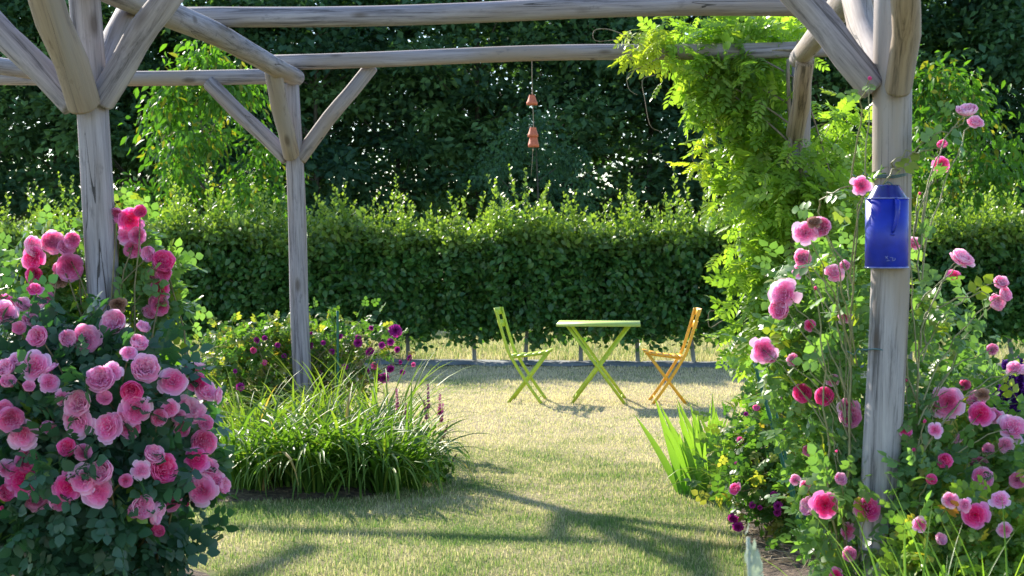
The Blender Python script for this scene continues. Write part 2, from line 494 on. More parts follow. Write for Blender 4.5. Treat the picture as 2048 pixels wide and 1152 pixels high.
# distant rise of pale meadow beyond the trees
m, n, l, p = newmat('far_meadow')
geo = n.new('ShaderNodeNewGeometry')
l.new(ramp(n, l, noise(n, l, geo.outputs['Position'], .12, 5, .7), [(.35, (.10, .17, .04)), (.6, (.22, .27, .08)), (.75, (.34, .33, .14))]), p.inputs['Base Color'])
p.inputs['Roughness'].default_value = .95
sheet('hill', -260, 260, 90, 420, 0, m, 60, 30, lambda x, y: (x, y, -.3 + 9 * (1 - math.cos(min(1, (y - 90) / 180) * math.pi)) / 2 + .8 * math.sin(x * .05) * math.sin(y * .03)))
# ground fabric under the hedge
m, n, l, p = newmat('ground_fabric')
geo = n.new('ShaderNodeNewGeometry')
l.new(ramp(n, l, noise(n, l, geo.outputs['Position'], 3, 5, .7), [(.35, (.15, .165, .18)), (.6, (.28, .30, .31)), (.8, (.42, .40, .33))]), p.inputs['Base Color'])
p.inputs['Roughness'].default_value = .8
def mat_pt(i, j, nx=160, ny=6):
    x = -16 + 32 * i / (nx - 1); t = j / (ny - 1)
    y = hedge_y(x) - .50 + t * .85 + .04 * math.sin(x * 2.1) * (1 - t) + .02 * math.sin(7 * x)
    return (x, y, .012 + .022 * math.sin(math.pi * t) + .006 * math.sin(x * 9 + t * 4) + .005 * math.sin(x * 23))
b = MB(); b.add_fast([mat_pt(i, j) for j in range(6) for i in range(160)], [(j * 160 + i, j * 160 + i + 1, (j + 1) * 160 + i + 1, (j + 1) * 160 + i) for j in range(5) for i in range(159)])
tag(link('ground_fabric', b.mesh('ground_fabric', m, True)), kind='structure')
# soil beds
m, n, l, p = newmat('bed_soil')
geo = n.new('ShaderNodeNewGeometry')
nz = noise(n, l, geo.outputs['Position'], 22, 5, .75)
l.new(ramp(n, l, nz, [(.33, (.035, .025, .018)), (.52, (.13, .09, .06)), (.66, (.30, .22, .14)), (.75, (.45, .36, .25))]), p.inputs['Base Color'])
p.inputs['Roughness'].default_value = .95
bp = n.new('ShaderNodeBump'); bp.inputs['Strength'].default_value = 1.0; bp.inputs['Distance'].default_value = .04
l.new(nz, bp.inputs['Height']); l.new(bp.outputs[0], p.inputs['Normal'])
M['soil'] = m
def bed(name, pts):
    c = np.mean(pts, axis=0); V = [(c[0], c[1], .035)]; k = 60
    P = np.array(pts + [pts[0]]); seg = np.linalg.norm(np.diff(P, axis=0), axis=1); cum = np.concatenate([[0], np.cumsum(seg)])
    E = []
    for i in range(k):
        s = cum[-1] * i / k; j = np.searchsorted(cum, s, 'right') - 1; t = (s - cum[j]) / seg[j]
        E.append(P[j] * (1 - t) + P[j + 1] * t + rng.normal(size=2) * .025)
    E = np.array(E); E = (E + np.roll(E, 1, 0) + np.roll(E, -1, 0)) / 3
    for q, z in ((.5, .035), (.85, .025), (1.0, .004)):
        V += [(c[0] + (e[0] - c[0]) * q, c[1] + (e[1] - c[1]) * q, z + (rng.random() * .012 if q < 1 else 0)) for e in E]
    Fc = [(0, 1 + i, 1 + (i + 1) % k) for i in range(k)]
    for rr in range(2):
        Fc += [(1 + rr * k + i, 1 + (rr + 1) * k + i, 1 + (rr + 1) * k + (i + 1) % k, 1 + rr * k + (i + 1) % k) for i in range(k)]
    b = MB(); b.add_fast(V, Fc); tag(link(name, b.mesh(name, M['soil'], True)), kind='structure')
bedR = [(.98, 5.0), (.98, 6.6), (1.12, 7.4), (1.22, 8.6), (1.45, 9.6), (1.6, 11.2), (2.6, 11.4), (4.2, 9.5), (4.2, 5.0)]
bedL = [(-2.3, 8.45), (-.75, 8.7), (-.65, 10.2), (-.9, 11.7), (-2.4, 11.9), (-2.7, 10)]
bedL2 = [(-2.6, 5.3), (-1.35, 5.4), (-1.25, 6.7), (-2.0, 7.1), (-2.8, 6.8)]
bed('soil_bed', bedR); bed('soil_bed', bedL); bed('soil_bed', bedL2)
def inpoly(P, poly):
    x, y = P[:, 0], P[:, 1]; ins = np.zeros(len(P), bool); n_ = len(poly)
    for i in range(n_):
        (x1, y1), (x2, y2) = poly[i], poly[(i + 1) % n_]
        c = ((y1 > y) != (y2 > y)) & (x < (x2 - x1) * (y - y1) / (y2 - y1 + 1e-12) + x1)
        ins ^= c
    return ins

# grass blades
def grass():
    b = MB()
    def zone(y0, y1, dens, h0, h1, wd, marg=1.06):
        area = 0.5 * (y0 + y1) * 0.652 * marg * (y1 - y0)
        N = int(area * dens)
        y = np.sqrt(rng.random(N) * (y1 ** 2 - y0 ** 2) + y0 ** 2)
        x = (rng.random(N) - .5) * .652 * marg * y
        P = np.stack([x, y], 1)
        keep = ~inpoly(P, bedR) & ~inpoly(P, bedL) & ~inpoly(P, bedL2)
        dy = y - hedge_y(x); keep &= ~((dy > -.47) & (dy < .33))
        P = P[keep]; N = len(P)
        patch = .5 + .5 * np.sin(P[:, 0] * 3.1 + 1.3 * np.sin(P[:, 1] * 2.3)) * np.sin(P[:, 1] * 2.7 + 1.1 * np.sin(P[:, 0] * 1.9))
        h = (h0 + (h1 - h0) * rng.random(N) ** 1.6) * (.7 + .6 * patch)
        a = rng.random(N) * 2 * np.pi; lean = rng.random(N) * .8
        la = rng.random(N) * 2 * np.pi
        c = np.stack([np.cos(a), np.sin(a), np.zeros(N)], 1) * (wd * (.7 + .6 * rng.random(N)))[:, None]
        base = np.stack([P[:, 0], P[:, 1], np.zeros(N)], 1)
        ld = np.stack([np.cos(la), np.sin(la), np.zeros(N)], 1)
        mid = base + ld * (lean * h * .25)[:, None] + np.array([0, 0, 1]) * (h * .55)[:, None]
        tip = base + ld * (lean * h * .9)[:, None] + np.array([0, 0, 1]) * (h * (1 - .3 * lean))[:, None]
        V = np.stack([base - c, base + c, mid + c * .7, mid - c * .7, tip], 1).reshape(-1, 3)
        i = b.n + np.arange(N)[:, None] * 5
        b.v.append(V); b.f.append(i + np.array([[0, 1, 2, 3]])); b.f.append(i + np.array([[3, 2, 4]]))
        r = np.repeat(rng.random(N), 5); b.r.append(r); b.t.append(r * 0); b.n += 5 * N
    zone(5.2, 8.5, 6500, .010, .034, .0019)
    zone(8.5, 11.5, 4200, .010, .030, .0024)
    zone(11.5, 15, 2300, .010, .027, .0032)
    zone(15, 18.6, 1500, .012, .036, .0040)
    zone(18.0, 24, 900, .03, .11, .0045, 1.1)
    zone(24, 34, 200, .05, .16, .008, 1.1)
    tag(link('grass', b.mesh('grass', M['grass'])), 'short mown lawn grass, straw yellow in the sun and greener in front', 'grass', kind='stuff')
grass()

# ------------------------------------------------------------------ pergola of round logs
def log_mesh(L, r0, r1, n=26, bend=.012, seed=0, wob=.035):
    g = np.random.default_rng(seed); m = max(8, int(L / .12))
    ph = g.random(6) * 6.28
    V = []
    for i in range(m):
        t = i / (m - 1); z = L * t; r = r0 + (r1 - r0) * t
        cx = bend * math.sin(2.1 * t * 3.1 + ph[0]) * math.sin(math.pi * t); cy = bend * math.sin(1.7 * t * 3.1 + ph[1]) * math.sin(math.pi * t)
        for j in range(n):
            a = 2 * math.pi * j / n
            k = 1 + wob * (math.sin(2 * a + ph[2] + z * .8) * .7 + math.sin(3 * a + ph[3] - z * 1.3) * .4 + .5 * math.sin(z * 4 + ph[4] + a))
            e = 1.0
            if i == 0 or i == m - 1: e = .90
            V.append((cx + r * k * e * math.cos(a), cy + r * k * e * math.sin(a), z + (0.012 if i == 1 else (-.012 if i == m - 2 else 0)) * 0))
    # rounded rim rings
    zz = np.array(V).reshape(m, n, 3)
    zz[1, :, 2] = .012; zz[m - 2, :, 2] = L - .012
    V = zz.reshape(-1, 3)
    Fq = [(i * n + j, i * n + (j + 1) % n, (i + 1) * n + (j + 1) % n, (i + 1) * n + j) for i in range(m - 1) for j in range(n)]
    Fq += [tuple(range(n))[::-1], tuple((m - 1) * n + j for j in range(n))]
    b = MB(); b.add_fast(V, Fq); me = b.mesh('log', None, True)
    return me
pergola = empty('pergola', on_ground(185, 6.3))
tag(pergola, 'weathered grey round-log pergola with forked bracing, roses and a vine on its posts', 'pergola')
_ls = [100]
def log(name, a, b_, r0, r1=None, mat='wood', bend=.012, label=None):
    a, b_ = Vector(a), Vector(b_); r1 = r1 or r0; _ls[0] += 1
    me = log_mesh((b_ - a).length, r0, r1, bend=bend, seed=_ls[0]); me.materials.append(M[mat]); me.name = name
    o = bpy.data.objects.new(name, me); SC.collection.objects.link(o)
    o.parent = pergola
    q = (b_ - a).to_track_quat('Z', 'Y')
    o.matrix_parent_inverse = Matrix.Translation(-Vector(pergola.location))
    o.location = a; o.rotation_mode = 'QUATERNION'; o.rotation_quaternion = q
    if label: o['label'] = label
    return o
# posts
log('post', at(261, 1196, 6.3), at(160, -100, 6.3), .066, .063)
log('post', at(613, 893, 11.0), at(580, 168, 11.0), .066, .063)
log('post', at(1752, 1338, 5.25), at(1792, -130, 5.25), .065, .066, 'wood_pale', label='pale post with a blue enamel can fixed to it')
log('post', at(1592, 918, 10.3), at(1604, 130, 10.3), .065)
# long side beams
MLe = at(592, 155, 11.05); log('side_beam', MLe, at(60, -108, 5.5), .062, .066, bend=.02)
MRe = at(1597, 118, 9.95); log('side_beam', MRe, at(1900, -262, 4.6), .062, .070, 'wood_pale', bend=.02)
log('side_beam', at(66, 142, 11.0), at(-560, 40, 8.2), .058, .060)
# crossbeams
log('crossbeam', at(352, 34, 8.55), at(1765, 10, 8.0), .056, .055, bend=.02)
log('crossbeam', at(542, 125, 11.1), at(1700, 96, 10.25), .053, .054, bend=.02)
log('crossbeam', at(548, 153, 11.0), at(-220, 158, 11.6), .052, .052)
log('crossbeam', at(-60, -122, 6.2), at(1960, -165, 5.2), .058, .058)
# braces
log('brace', at(198, 205, 6.27), at(375, -62, 6.2), .055, .055)
log('brace', at(166, 212, 6.20), at(70, -100, 5.75), .064, .064, 'wood_brown', label='brown brace leaning out to the front')
log('brace', at(146, 212, 6.3), at(-85, -35, 6.35), .054, .056)
log('brace', at(186, 190, 6.4), at(264, 5, 7.05), .052, .050)
log('brace', at(582, 312, 10.9), at(546, 140, 10.4), .057, .057, 'wood_brown')
log('brace', at(575, 318, 11.0), at(417, 163, 11.05), .054, .052)
log('brace', at(598, 318, 11.0), at(744, 130, 11.05), .055, .050)
log('brace', at(1752, 178, 5.25), at(1545, -62, 5.28), .050, .052)
log('brace', at(1797, 180, 5.17), at(1822, -90, 4.8), .043, .046, 'wood_brown')
log('brace', at(1770, 175, 5.32), at(1708, -20, 6.1), .055, .055, 'wood_pale')
log('brace', at(1590, 272, 10.2), at(1612, 118, 9.6), .058, .055, 'wood_brown')

# tie wires round the right post
def postx(py): return 1752 + (1792 - 1752) * (1338 - py) / 1468
def tie(py, r, dz, label):
    c = at(postx(py), py, 5.25); o = empty('wire_tie', c)
    b = MB(); k = 40
    for q in range(2):
        b.tube([(r * math.cos(a), r * math.sin(a), dz * math.sin(a + .8) * (1 if q == 0 else .7) + .004 * q + .002 * math.sin(5 * a)) for a in np.linspace(0, 2 * math.pi, k)], .0022, 6, False)
    b.tube([(-r, 0, 0), (-r - .02, -.02, .012), (-r - .03, 0, -.01), (-r - .055, -.01, .004)], .0018, 5)
    me = b.mesh('wire_tie', M['wire'], True); bpy.data.objects.remove(o)
    o = link('wire_tie', me, None); o.location = c; tag(o, label, 'wire tie', 'wire ties round the right post')
tie(704, .0725, -.012, 'blue-green tie wire round the bare grey post midway below the blue can')
tie(352, .069, .008, 'thin dark tie wire round the post just above the blue can')

# ------------------------------------------------------------------ blue enamel can
def blue_can():
    py0, py1 = 396, 536
    top = at(1774, py0, 5.17); bot = at(1773, py1, 5.17)
    H = top.z - bot.z
    root = empty('enamel_can', (bot.x, bot.y, bot.z)); tag(root, 'shiny cobalt blue enamel can fixed to the front of the pale post', 'enamel can')
    R = .0695
    b = MB(); b.lathe([(0, .002), (R - .004, .002), (R, .004), (R, H - .002), (R - .003, H - .002), (R - .003, .006), (0, .006)], 48)
    link('body', b.mesh('body', M['enamel'], True), None, root)
    for z, rr in ((.002, .0030), (H - .002, .0025)):
        b = MB(); b.tube([(R * math.cos(a), R * math.sin(a), z) for a in np.linspace(0, 2 * math.pi, 49)], rr, 8, False)
        link('rim', b.mesh('rim', M['enamel_rim'], True), None, root)
    # sloping shoulder rising towards the post
    b = MB(); b.lathe([(R - .004, H - .002), (R * .60, H + .038), (R * .56, H + .042), (R * .52, H + .036), (R - .010, H - .004)], 40)
    link('shoulder', b.mesh('shoulder', M['enamel_dark'], True), None, root)
    # slender strap handle down the front, with its tabs
    b = MB()
    pts = [(.012, -R - .001, H - .006), (.014, -R - .016, H - .014), (.013, -R - .022, H - .05), (.008, -R - .019, H - .085), (.004, -R - .012, H - .105), (.002, -R + .001, H - .112)]
    b.tube(pts, [.006, .009, .0075, .006, .005, .005], 10)
    b.box((.002, -R - .001, H - .118), (.012, .004, .010))
    link('handle', b.mesh('handle', M['enamel'], True), None, root)
    b = MB(); b.tube(curve([(-.035, -.052, H), (-.022, -.03, H + .03), (0, -.015, H + .052), (.022, -.03, H + .03), (.035, -.052, H)], 14), .0018, 6)
    link('wire_loop', b.mesh('wire_loop', M['wire'], True), None, root)
    # small raised mark near the foot of the can
    b = MB()
    for p, q in (((-.020, .032), (-.012, .040)), ((-.020, .040), (-.011, .028)), ((-.016, .024), (-.006, .026)), ((-.006, .036), (.004, .034)), ((.004, .034), (.002, .024)), ((.002, .024), (.012, .028)), ((.012, .028), (.010, .034))):
        P = [(x, -math.sqrt(R * R - x * x) - .0008, z) for x, z in (p, q)]; b.tube(P, .0013, 5)
    link('emblem', b.mesh('emblem', M['enamel_rim'], True), None, root)
blue_can()

# ------------------------------------------------------------------ terracotta chime
def chime():
    D = 10.85; top = at(1064, 132, D); root = empty('hanging_chime', top)
    tag(root, 'string of small upturned terracotta pots hanging from the far crossbeam', 'wind chime')
    s = D / F; rel = lambda px, py: np.array(tuple(at(px, py, D))) - np.array(tuple(top))
    b = MB(); P = [rel(1064, 110), rel(1064, 160), rel(1065, 190), rel(1067, 250), rel(1066, 296), rel(1064, 330), rel(1062, 352)]
    b.tube(P[:5], .0028, 6); b.tube(P[4:], .0012, 5)
    for py in (178, 184): b.tube([rel(1064, py), rel(1065, py + 5)], .006, 6)
    link('string', b.mesh('string', M['string'], True), None, root)
    for (px, y0, y1, wt, wb) in ((1064, 190, 210, 11, 22), (1066, 255, 274, 12, 21), (1067, 273, 294, 15, 22)):
        c = rel(px, y1); H = (y1 - y0) * s
        rt, rb = wt / 2 * s, wb / 2 * s
        b = MB(); b.lathe([(.002, H), (rt, H), (rt * 1.02, H * .97), (rb * .90, H * .32), (rb, H * .30), (rb, 0), (rb * .88, 0), (rb * .8, H * .3), (rt * .8, H * .9), (.002, H * .92)], 28)
        o = link('clay_pot', b.mesh('clay_pot', M['terra'], True), None, root); o.location = c
    b = MB(); b.lathe([(.0005, .008), (.006, .004), (.006, -.004), (.0005, -.01)], 12)
    o = link('clapper', b.mesh('clapper', M['string'], True), None, root); o.location = rel(1066, 299)
chime()

# ------------------------------------------------------------------ bistro set
def bar(b, a, c, w_, t):
    """flat bar from a to c, w_ wide along Y, t thick"""
    a, c = np.asarray(a, float), np.asarray(c, float); d = c - a; L = np.linalg.norm(d); d /= L
    yv = np.array([0, 1.0, 0]); x = np.cross(yv, d); x /= np.linalg.norm(x); yv = np.cross(d, x)
    R = np.stack([x, yv, d], 1); b.box((a + c) / 2, (t, w_, L), R)
def polybar(b, pts, w_, t):
    """bent flat bar of rectangular section following pts in XZ at constant Y"""
    P = np.asarray(pts, float); T = np.gradient(P, axis=0); T /= np.linalg.norm(T, axis=1)[:, None]
    X = np.stack([T[:, 2], 0 * T[:, 0], -T[:, 0]], 1); Y = np.array([0, 1.0, 0]); V = []
    for p, x in zip(P, X):
        for sx, sy in ((-1, -1), (1, -1), (1, 1), (-1, 1)): V.append(p + x * sx * t / 2 + Y * sy * w_ / 2)
    m = len(P); Fq = [(i * 4 + j, i * 4 + (j + 1) % 4, (i + 1) * 4 + (j + 1) % 4, (i + 1) * 4 + j) for i in range(m - 1) for j in range(4)] + [(3, 2, 1, 0), tuple((m - 1) * 4 + j for j in range(4))]
    b.add_fast(V, Fq)
def chair(loc, rz, mat, label, mirror=1):
    root = empty('folding_chair', loc, rz); tag(root, label, 'chair', 'folding bistro chairs')
    W = .20; sx = mirror
    long_ = [(-.27, .83), (-.235, .70), (-.175, .50), (-.13, .40), (.02, .16), (.135, 0)]
    short = [(.165, .435), (-.165, 0)]
    for y in (-W, W):
        b = MB(); polybar(b, [(sx * x, y, z) for x, z in curve(long_, 16)], .012, .026)
        link('back_rail', b.mesh('back_rail', mat), None, root)
    for y in (-W + .022, W - .022):
        b = MB(); polybar(b, [(sx * short[0][0], y, short[0][1]), (0, y, .217), (sx * short[1][0], y, short[1][1])], .012, .026)
        link('leg', b.mesh('leg', mat), None, root)
    for k in range(6):                                        # seat slats
        t = k / 5; x = -.13 + .31 * t; z = .405 + .04 * t + .012 * math.sin(math.pi * t) * -1
        b = MB(); b.box((0, 0, 0), (.044, 2 * W - .004, .007)); me = b.mesh('seat_slat', mat)
        o = link('seat_slat', me, None, root); o.location = (sx * x, 0, z + .012); o.rotation_euler = (0, -sx * (.12 + .1 * (t - .5)), 0)
    for y in (-W + .05, W - .05):
        b = MB(); polybar(b, [(sx * -.15, y, .395), (sx * .19, y, .442)], .01, .016); link('seat_rail', b.mesh('seat_rail', mat), None, root)
    for (x, z, h) in ((-.262, .80, .062), (-.232, .69, .062)):    # curved back plates
        b = MB(); V = []; k = 9
        for i in range(k):
            y = -W - .004 + (2 * W + .008) * i / (k - 1); dx = -.028 * math.cos(math.pi * (i / (k - 1) - .5)) - .008
            for q in (-1, 1):
                for tt in (-1, 1): V.append((sx * (x + dx - .30 * q * h / 2 + tt * .0025), y, z + q * h / 2))
        Fq = []
        for i in range(k - 1):
            a_, c_ = i * 4, (i + 1) * 4
            Fq += [(a_, c_, c_ + 2, a_ + 2), (a_ + 1, a_ + 3, c_ + 3, c_ + 1), (a_, a_ + 1, c_ + 1, c_), (a_ + 2, c_ + 2, c_ + 3, a_ + 3)]
        Fq += [(0, 2, 3, 1), (4 * k - 4, 4 * k - 3, 4 * k - 1, 4 * k - 2)]
        b.add_fast(V, Fq); link('back_slat', b.mesh('back_slat', mat), None, root)
    for (x, z) in ((.10, .045), (-.13, .06)):
        b = MB(); b.tube([(sx * x, -W, z), (sx * x, W, z)], .006, 8); link('stretcher', b.mesh('stretcher', mat, True), None, root)
    return root
chair(on_ground(1058, 13.95), math.radians(-7), M['lime'], 'lime green folding bistro chair left of the table')
chair(on_ground(1333, 13.85), math.radians(-1.5), M['orange'], 'orange folding bistro chair right of the table', -1)
def table():
    root = empty('folding_table', on_ground(1198, 13.95), math.radians(-4)); tag(root, 'square lime green folding metal table with crossed legs on the dry lawn', 'table')
    b = MB(); h = .365; dd = .33
    b.box((0, 0, .700), (2 * h, 2 * dd, .006))
    for x in (-h, h): b.box((x * .994, 0, .690), (.004, 2 * dd - .01, .014))
    for y in (-dd, dd): b.box((0, y * .994, .690), (2 * h, .004, .014))
    link('tabletop', b.mesh('tabletop', M['lime_top']), None, root)
    for y, s in ((-.27, 1), (.27, 1), (-.235, -1), (.235, -1)):
        b = MB(); bar(b, (-s * .27, y, .685), (s * .235, y, 0), .010, .027); link('leg', b.mesh('leg', M['lime']), None, root)
    for (x, y, z) in ((.205, .27, .045), (-.205, .235, .045), (-.26, .27, .67), (.26, .235, .67)):
        b = MB(); b.tube([(x, -y, z), (x, y, z)], .006, 8); link('stretcher', b.mesh('stretcher', M['lime'], True), None, root)
table()

# ------------------------------------------------------------------ hedge of pleached hornbeams
def bez(a, c, bulge, n=8):
    a, c, bulge = np.array(tuple(a)), np.array(tuple(c)), np.array(bulge)
    t = np.linspace(0, 1, n)[:, None]; mid = (a + c) / 2 + bulge
    return (1 - t) ** 2 * a + 2 * t * (1 - t) * mid + t * t * c
def hornbeam(seed):
    global rng
    keep = rng; rng = np.random.default_rng(seed)
    tr = MB(); k = rng.normal(size=2) * .02
    tr.tube([(0, 0, -.02), (.006, 0, .03), (k[0] * .5, k[1] * .5, .25), (k[0], k[1], .7), (0, 0, 1.45)], [.036, .027, .024, .020, .008], 10)
    for i in range(14):
        z = .35 + rng.random() * 1.1; a = rng.random() * 6.28; L = .28
        tr.tube(bez((0, 0, z), (L * math.cos(a), L * math.sin(a), z + .12), (0, 0, .04), 4), [.009, .007, .005, .003], 5)
    cr = MB(); tw = MB()
    # leaves in flat sprays hung on a boxy shell
    K = 520
    face = rng.choice(5, K, p=[.36, .22, .10, .10, .22])
    C = np.stack([rng.uniform(-.36, .36, K), rng.uniform(-.30, .30, K), .36 + 1.08 * rng.random(K)], 1)
    sh = .30 - .10 * rng.random(K) ** 2 + rng.normal(size=K) * .02
    C[face == 0, 1] = -sh[face == 0]; C[face == 1, 1] = sh[face == 1]
    C[face == 4, 2] = 1.36 + rng.normal(size=(face == 4).sum()) * .10
    C[:, 1] += .05 * np.sin(C[:, 0] * 9 + seed) * np.sin(C[:, 2] * 7 + seed)
    low = C[:, 2] < .5; C[low, 0] *= .92
    C[:, 2] += np.where(low, rng.normal(size=K) * .07, 0)
    per = 9; N = K * per
    j = np.repeat(np.arange(K), per)
    P = C[j] + rng.normal(size=(N, 3)) * (.055, .04, .05)
    out = np.zeros((N, 3)); out[:, 1] = np.sign(C[j, 1]) * .8; out[:, 2] = -.25
    out[face[j] == 4] = (0, 0, .6)
    spr = rng.normal(size=(K, 3)) * .7
    d = out + spr[j] + rng.normal(size=(N, 3)) * .45
    nrm = np.stack([rng.normal(size=N) * .5, np.sign(C[j, 1]) * .7 + rng.normal(size=N) * .4, .7 + rng.normal(size=N) * .4], 1)
    top = np.clip((P[:, 2] - 1.24) / .26, 0, 1)
    tone = top * (.35 + .5 * rng.random(N)) + (rng.random(N) < .04) * .3
    cr.add_many(*LEAF, P, frames(d, nrm), .060 + .046 * rng.random(N), tone=tone)
    Nc = 900; Pc = np.stack([rng.uniform(-.36, .36, Nc), rng.uniform(-.16, .16, Nc), rng.uniform(.42, 1.45, Nc)], 1)
    cr.add_many(*CHEAP, Pc, frames(rng.normal(size=(Nc, 3)), rng.normal(size=(Nc, 3)) * .5 + (0, -.8, .3)), .11 + .03 * rng.random(Nc))
    # young shoots standing above the clipped top
    hots = rng.uniform(-.34, .34, 2)
    for i in range(58):
        x, y = rng.uniform(-.36, .36), rng.uniform(-.28, .28)
        if i < 16: x = hots[i % 2] + rng.normal() * .06
        h = .04 + (.64 if i < 16 else .34) * rng.random() ** 1.2 * (1 + .25 * math.sin(seed * 2 + x * 8))
        lean = rng.normal(size=2) * .20
        pts = bez((x, y, 1.32), (x + lean[0], y + lean[1], 1.46 + h), (0, 0, .02), 6)
        cr.tube(pts, np.linspace(.003, .001, 6), 4, False, .4, .9)
        m_ = int(8 + h * 46); t = np.linspace(.15, 1, m_)
        idx = t * 5; i0 = np.minimum(idx.astype(int), 4); fr = (idx - i0)[:, None]
        Q = pts[i0] * (1 - fr) + pts[i0 + 1] * fr + rng.normal(size=(m_, 3)) * (.042 * (1.15 - t))[:, None]
        a = np.arange(m_) * 2.4 + rng.random() * 6
        d = np.stack([np.cos(a), np.sin(a), .75 + .6 * t], 1) + rng.normal(size=(m_, 3)) * .25
        cr.add_many(*LEAF, Q, frames(d, np.array([0, 0, 1.0]) + rng.normal(size=(m_, 3)) * .5), (.094 - .052 * t) * (.7 + .5 * rng.random(m_)), tone=np.clip(.30 + .6 * t + rng.normal(size=m_) * .18, 0, 1.1))
    # hanging twigs below
    for i in range(9):
        x, y = rng.uniform(-.34, .34), rng.uniform(-.28, .2); L = .06 + .16 * rng.random()
        pts = bez((x, y, .46), (x + rng.normal() * .05, y - .04, .42 - L), (0, -.03, 0), 4)
        m_ = 9; Q = pts[rng.integers(0, 4, m_)] + rng.normal(size=(m_, 3)) * .02
        cr.tube(pts, .0018, 4, False)
        cr.add_many(*LEAF, Q, frames(rng.normal(size=(m_, 3)) + (0, -.3, -.8), rng.normal(size=(m_, 3)) + (0, -.6, .5)), .05 + .02 * rng.random(m_), tone=.1)
    rng = keep
    return tr.mesh('trunk', M['bark_grey'], True), cr.mesh('crown', M['hedge'])
HB = [hornbeam(11 + i) for i in range(4)]
hb_px = [-85, 30, 145, 258, 370, 478, 590, 702, 815, 948, 1050, 1163, 1275, 1390, 1500, 1608, 1715, 1822, 1925, 2030, 2140]
hb_lab = {
 -85: 'hornbeam at the extreme left end of the clipped hedge row',
 30: 'clipped hornbeam behind the left edge of the pink rose bush',
 145: 'clipped hornbeam behind the arch of roses left of the thick near post',
 258: 'clipped hornbeam just right of the thick near-left post, behind pink roses',
 370: 'clipped hornbeam whose thin trunk shows between the pink roses and the magenta rose bush',
 478: 'clipped hornbeam behind the left half of the magenta rose bush',
 590: 'clipped hornbeam directly behind the slimmer grey post on the left',
 702: 'clipped hornbeam behind the green stake and right half of the magenta rose bush',
 815: 'clipped hornbeam with its trunk just right of the magenta rose bush',
 948: 'clipped hornbeam with a bare trunk left of the lime green chair',
 1050: 'clipped hornbeam directly behind the lime green chair',
 1163: 'clipped hornbeam with its trunk seen between the left table legs',
 1275: 'clipped hornbeam with its trunk seen between the table and the orange chair',
 1390: 'clipped hornbeam with a leaning trunk beside the back of the orange chair',
 1500: 'clipped hornbeam at the left edge of the wisteria',
 1608: 'clipped hornbeam hidden behind the wisteria',
 1715: 'clipped hornbeam behind the left side of the post with the blue can',
 1822: 'clipped hornbeam just right of the post with the blue can',
 1925: 'clipped hornbeam behind the small rose sprays right of the blue can',
 2030: 'clipped hornbeam with a slanting trunk near the right edge, behind purple spires',
 2140: 'hornbeam at the extreme right end of the clipped hedge row'}
for i, px in enumerate(hb_px):
    y = 18.35
    for _ in range(4): y = hedge_y((px - 1024) / F * y)
    x = (px - 1024) / F * y
    o = empty('hornbeam_tree', (x, y, 0), rng.normal() * .12 + (math.pi if i % 2 and i % 3 else 0)); tag(o, hb_lab[px], 'hedge tree', 'clipped hornbeams of the hedge row')
    o.scale = (1.0, 1, .95 + .11 * rng.random())
    tr, cr = HB[i % 4]
    t = link('trunk', tr, None, o); link('crown', cr, None, o)
    if px in (1390, 2030): t.rotation_euler = (0, math.radians(9), 0)

# ------------------------------------------------------------------ trees
def tree_mesh(seed, H, R, crown0, clumps, per, leaf, tpl, mat, bark, tr=.11, flat=.5, bulk=1.0, droop=0.0, crad=.58):
    global rng
    keep = rng; rng = np.random.default_rng(seed)
    T = MB(); top = np.array([rng.normal() * .2, rng.normal() * .2, H * .93])
    tp = [np.array([0, 0, -.05]), np.array([0, 0, crown0 * .5]), np.array([rng.normal() * .1, rng.normal() * .1, H * .45]), top]
    tp = np.array(curve(tp, 12)); T.tube(tp, np.linspace(tr, tr * .15, 12), 9)
    C = []
    for i in range(clumps):
        t = rng.random() ** .9; z = crown0 + (H - crown0) * t
        prof = R * (math.sin(math.pi * min(1, (t * .80 + .22))) ** .6) * bulk
        a = rng.random() * 6.28; rr = prof * (.35 + .65 * rng.random() ** .5)
        c = np.array([rr * math.cos(a), rr * math.sin(a), z]); C.append(c)
        if i % 2 == 0:
            zb = max(crown0 * .6, z - rr * .7); k = np.argmin(abs(tp[:, 2] - zb)); base = tp[k]
            T.tube(bez(base, c, (0, 0, -.08 * rr), 6), np.linspace(max(.012, tr * .34 * (1 - t * .6)), .006, 6), 5, False)
    C = np.array(C); cs = crad * (.6 + .8 * rng.random(clumps))
    N = clumps * per; j = np.repeat(np.arange(clumps), per)
    P = C[j] + rng.normal(size=(N, 3)) * np.stack([cs[j], cs[j], cs[j] * flat], 1) * .62
    d = unit(P - C[j]) + rng.normal(size=(N, 3)) * .6 + (0, 0, -.2 - droop)
    nrm = rng.normal(size=(N, 3)) * .6 + (0, 0, 1.0)
    hue = rng.random(clumps)
    B = MB(); B.add_many(*tpl, P, frames(d, nrm), leaf * (.65 + .7 * rng.random(N)), rnd=np.clip(1.1 * hue[j] ** 1.5 + .3 * (rng.random(N) - .3), 0, 1), tone=np.where(rng.random(N) < .10, .8, 0.0))
    rng = keep
    return T.mesh('trunk', bark, True), B.mesh('crown', mat)
BG = [tree_mesh(31, 9.6, 2.1, 1.9, 75, 170, .20, CHEAP, M['bgleaf'], M['bark']),
      tree_mesh(32, 9.0, 2.3, 1.7, 78, 165, .19, CHEAP, M['bgleaf2'], M['bark']),
      tree_mesh(33, 10.4, 2.0, 2.2, 76, 170, .20, CHEAP, M['bgleaf'], M['bark']),
      tree_mesh(34, 8.6, 2.2, 1.6, 72, 170, .18, CHEAP, M['bgleaf2'], M['bark'])]
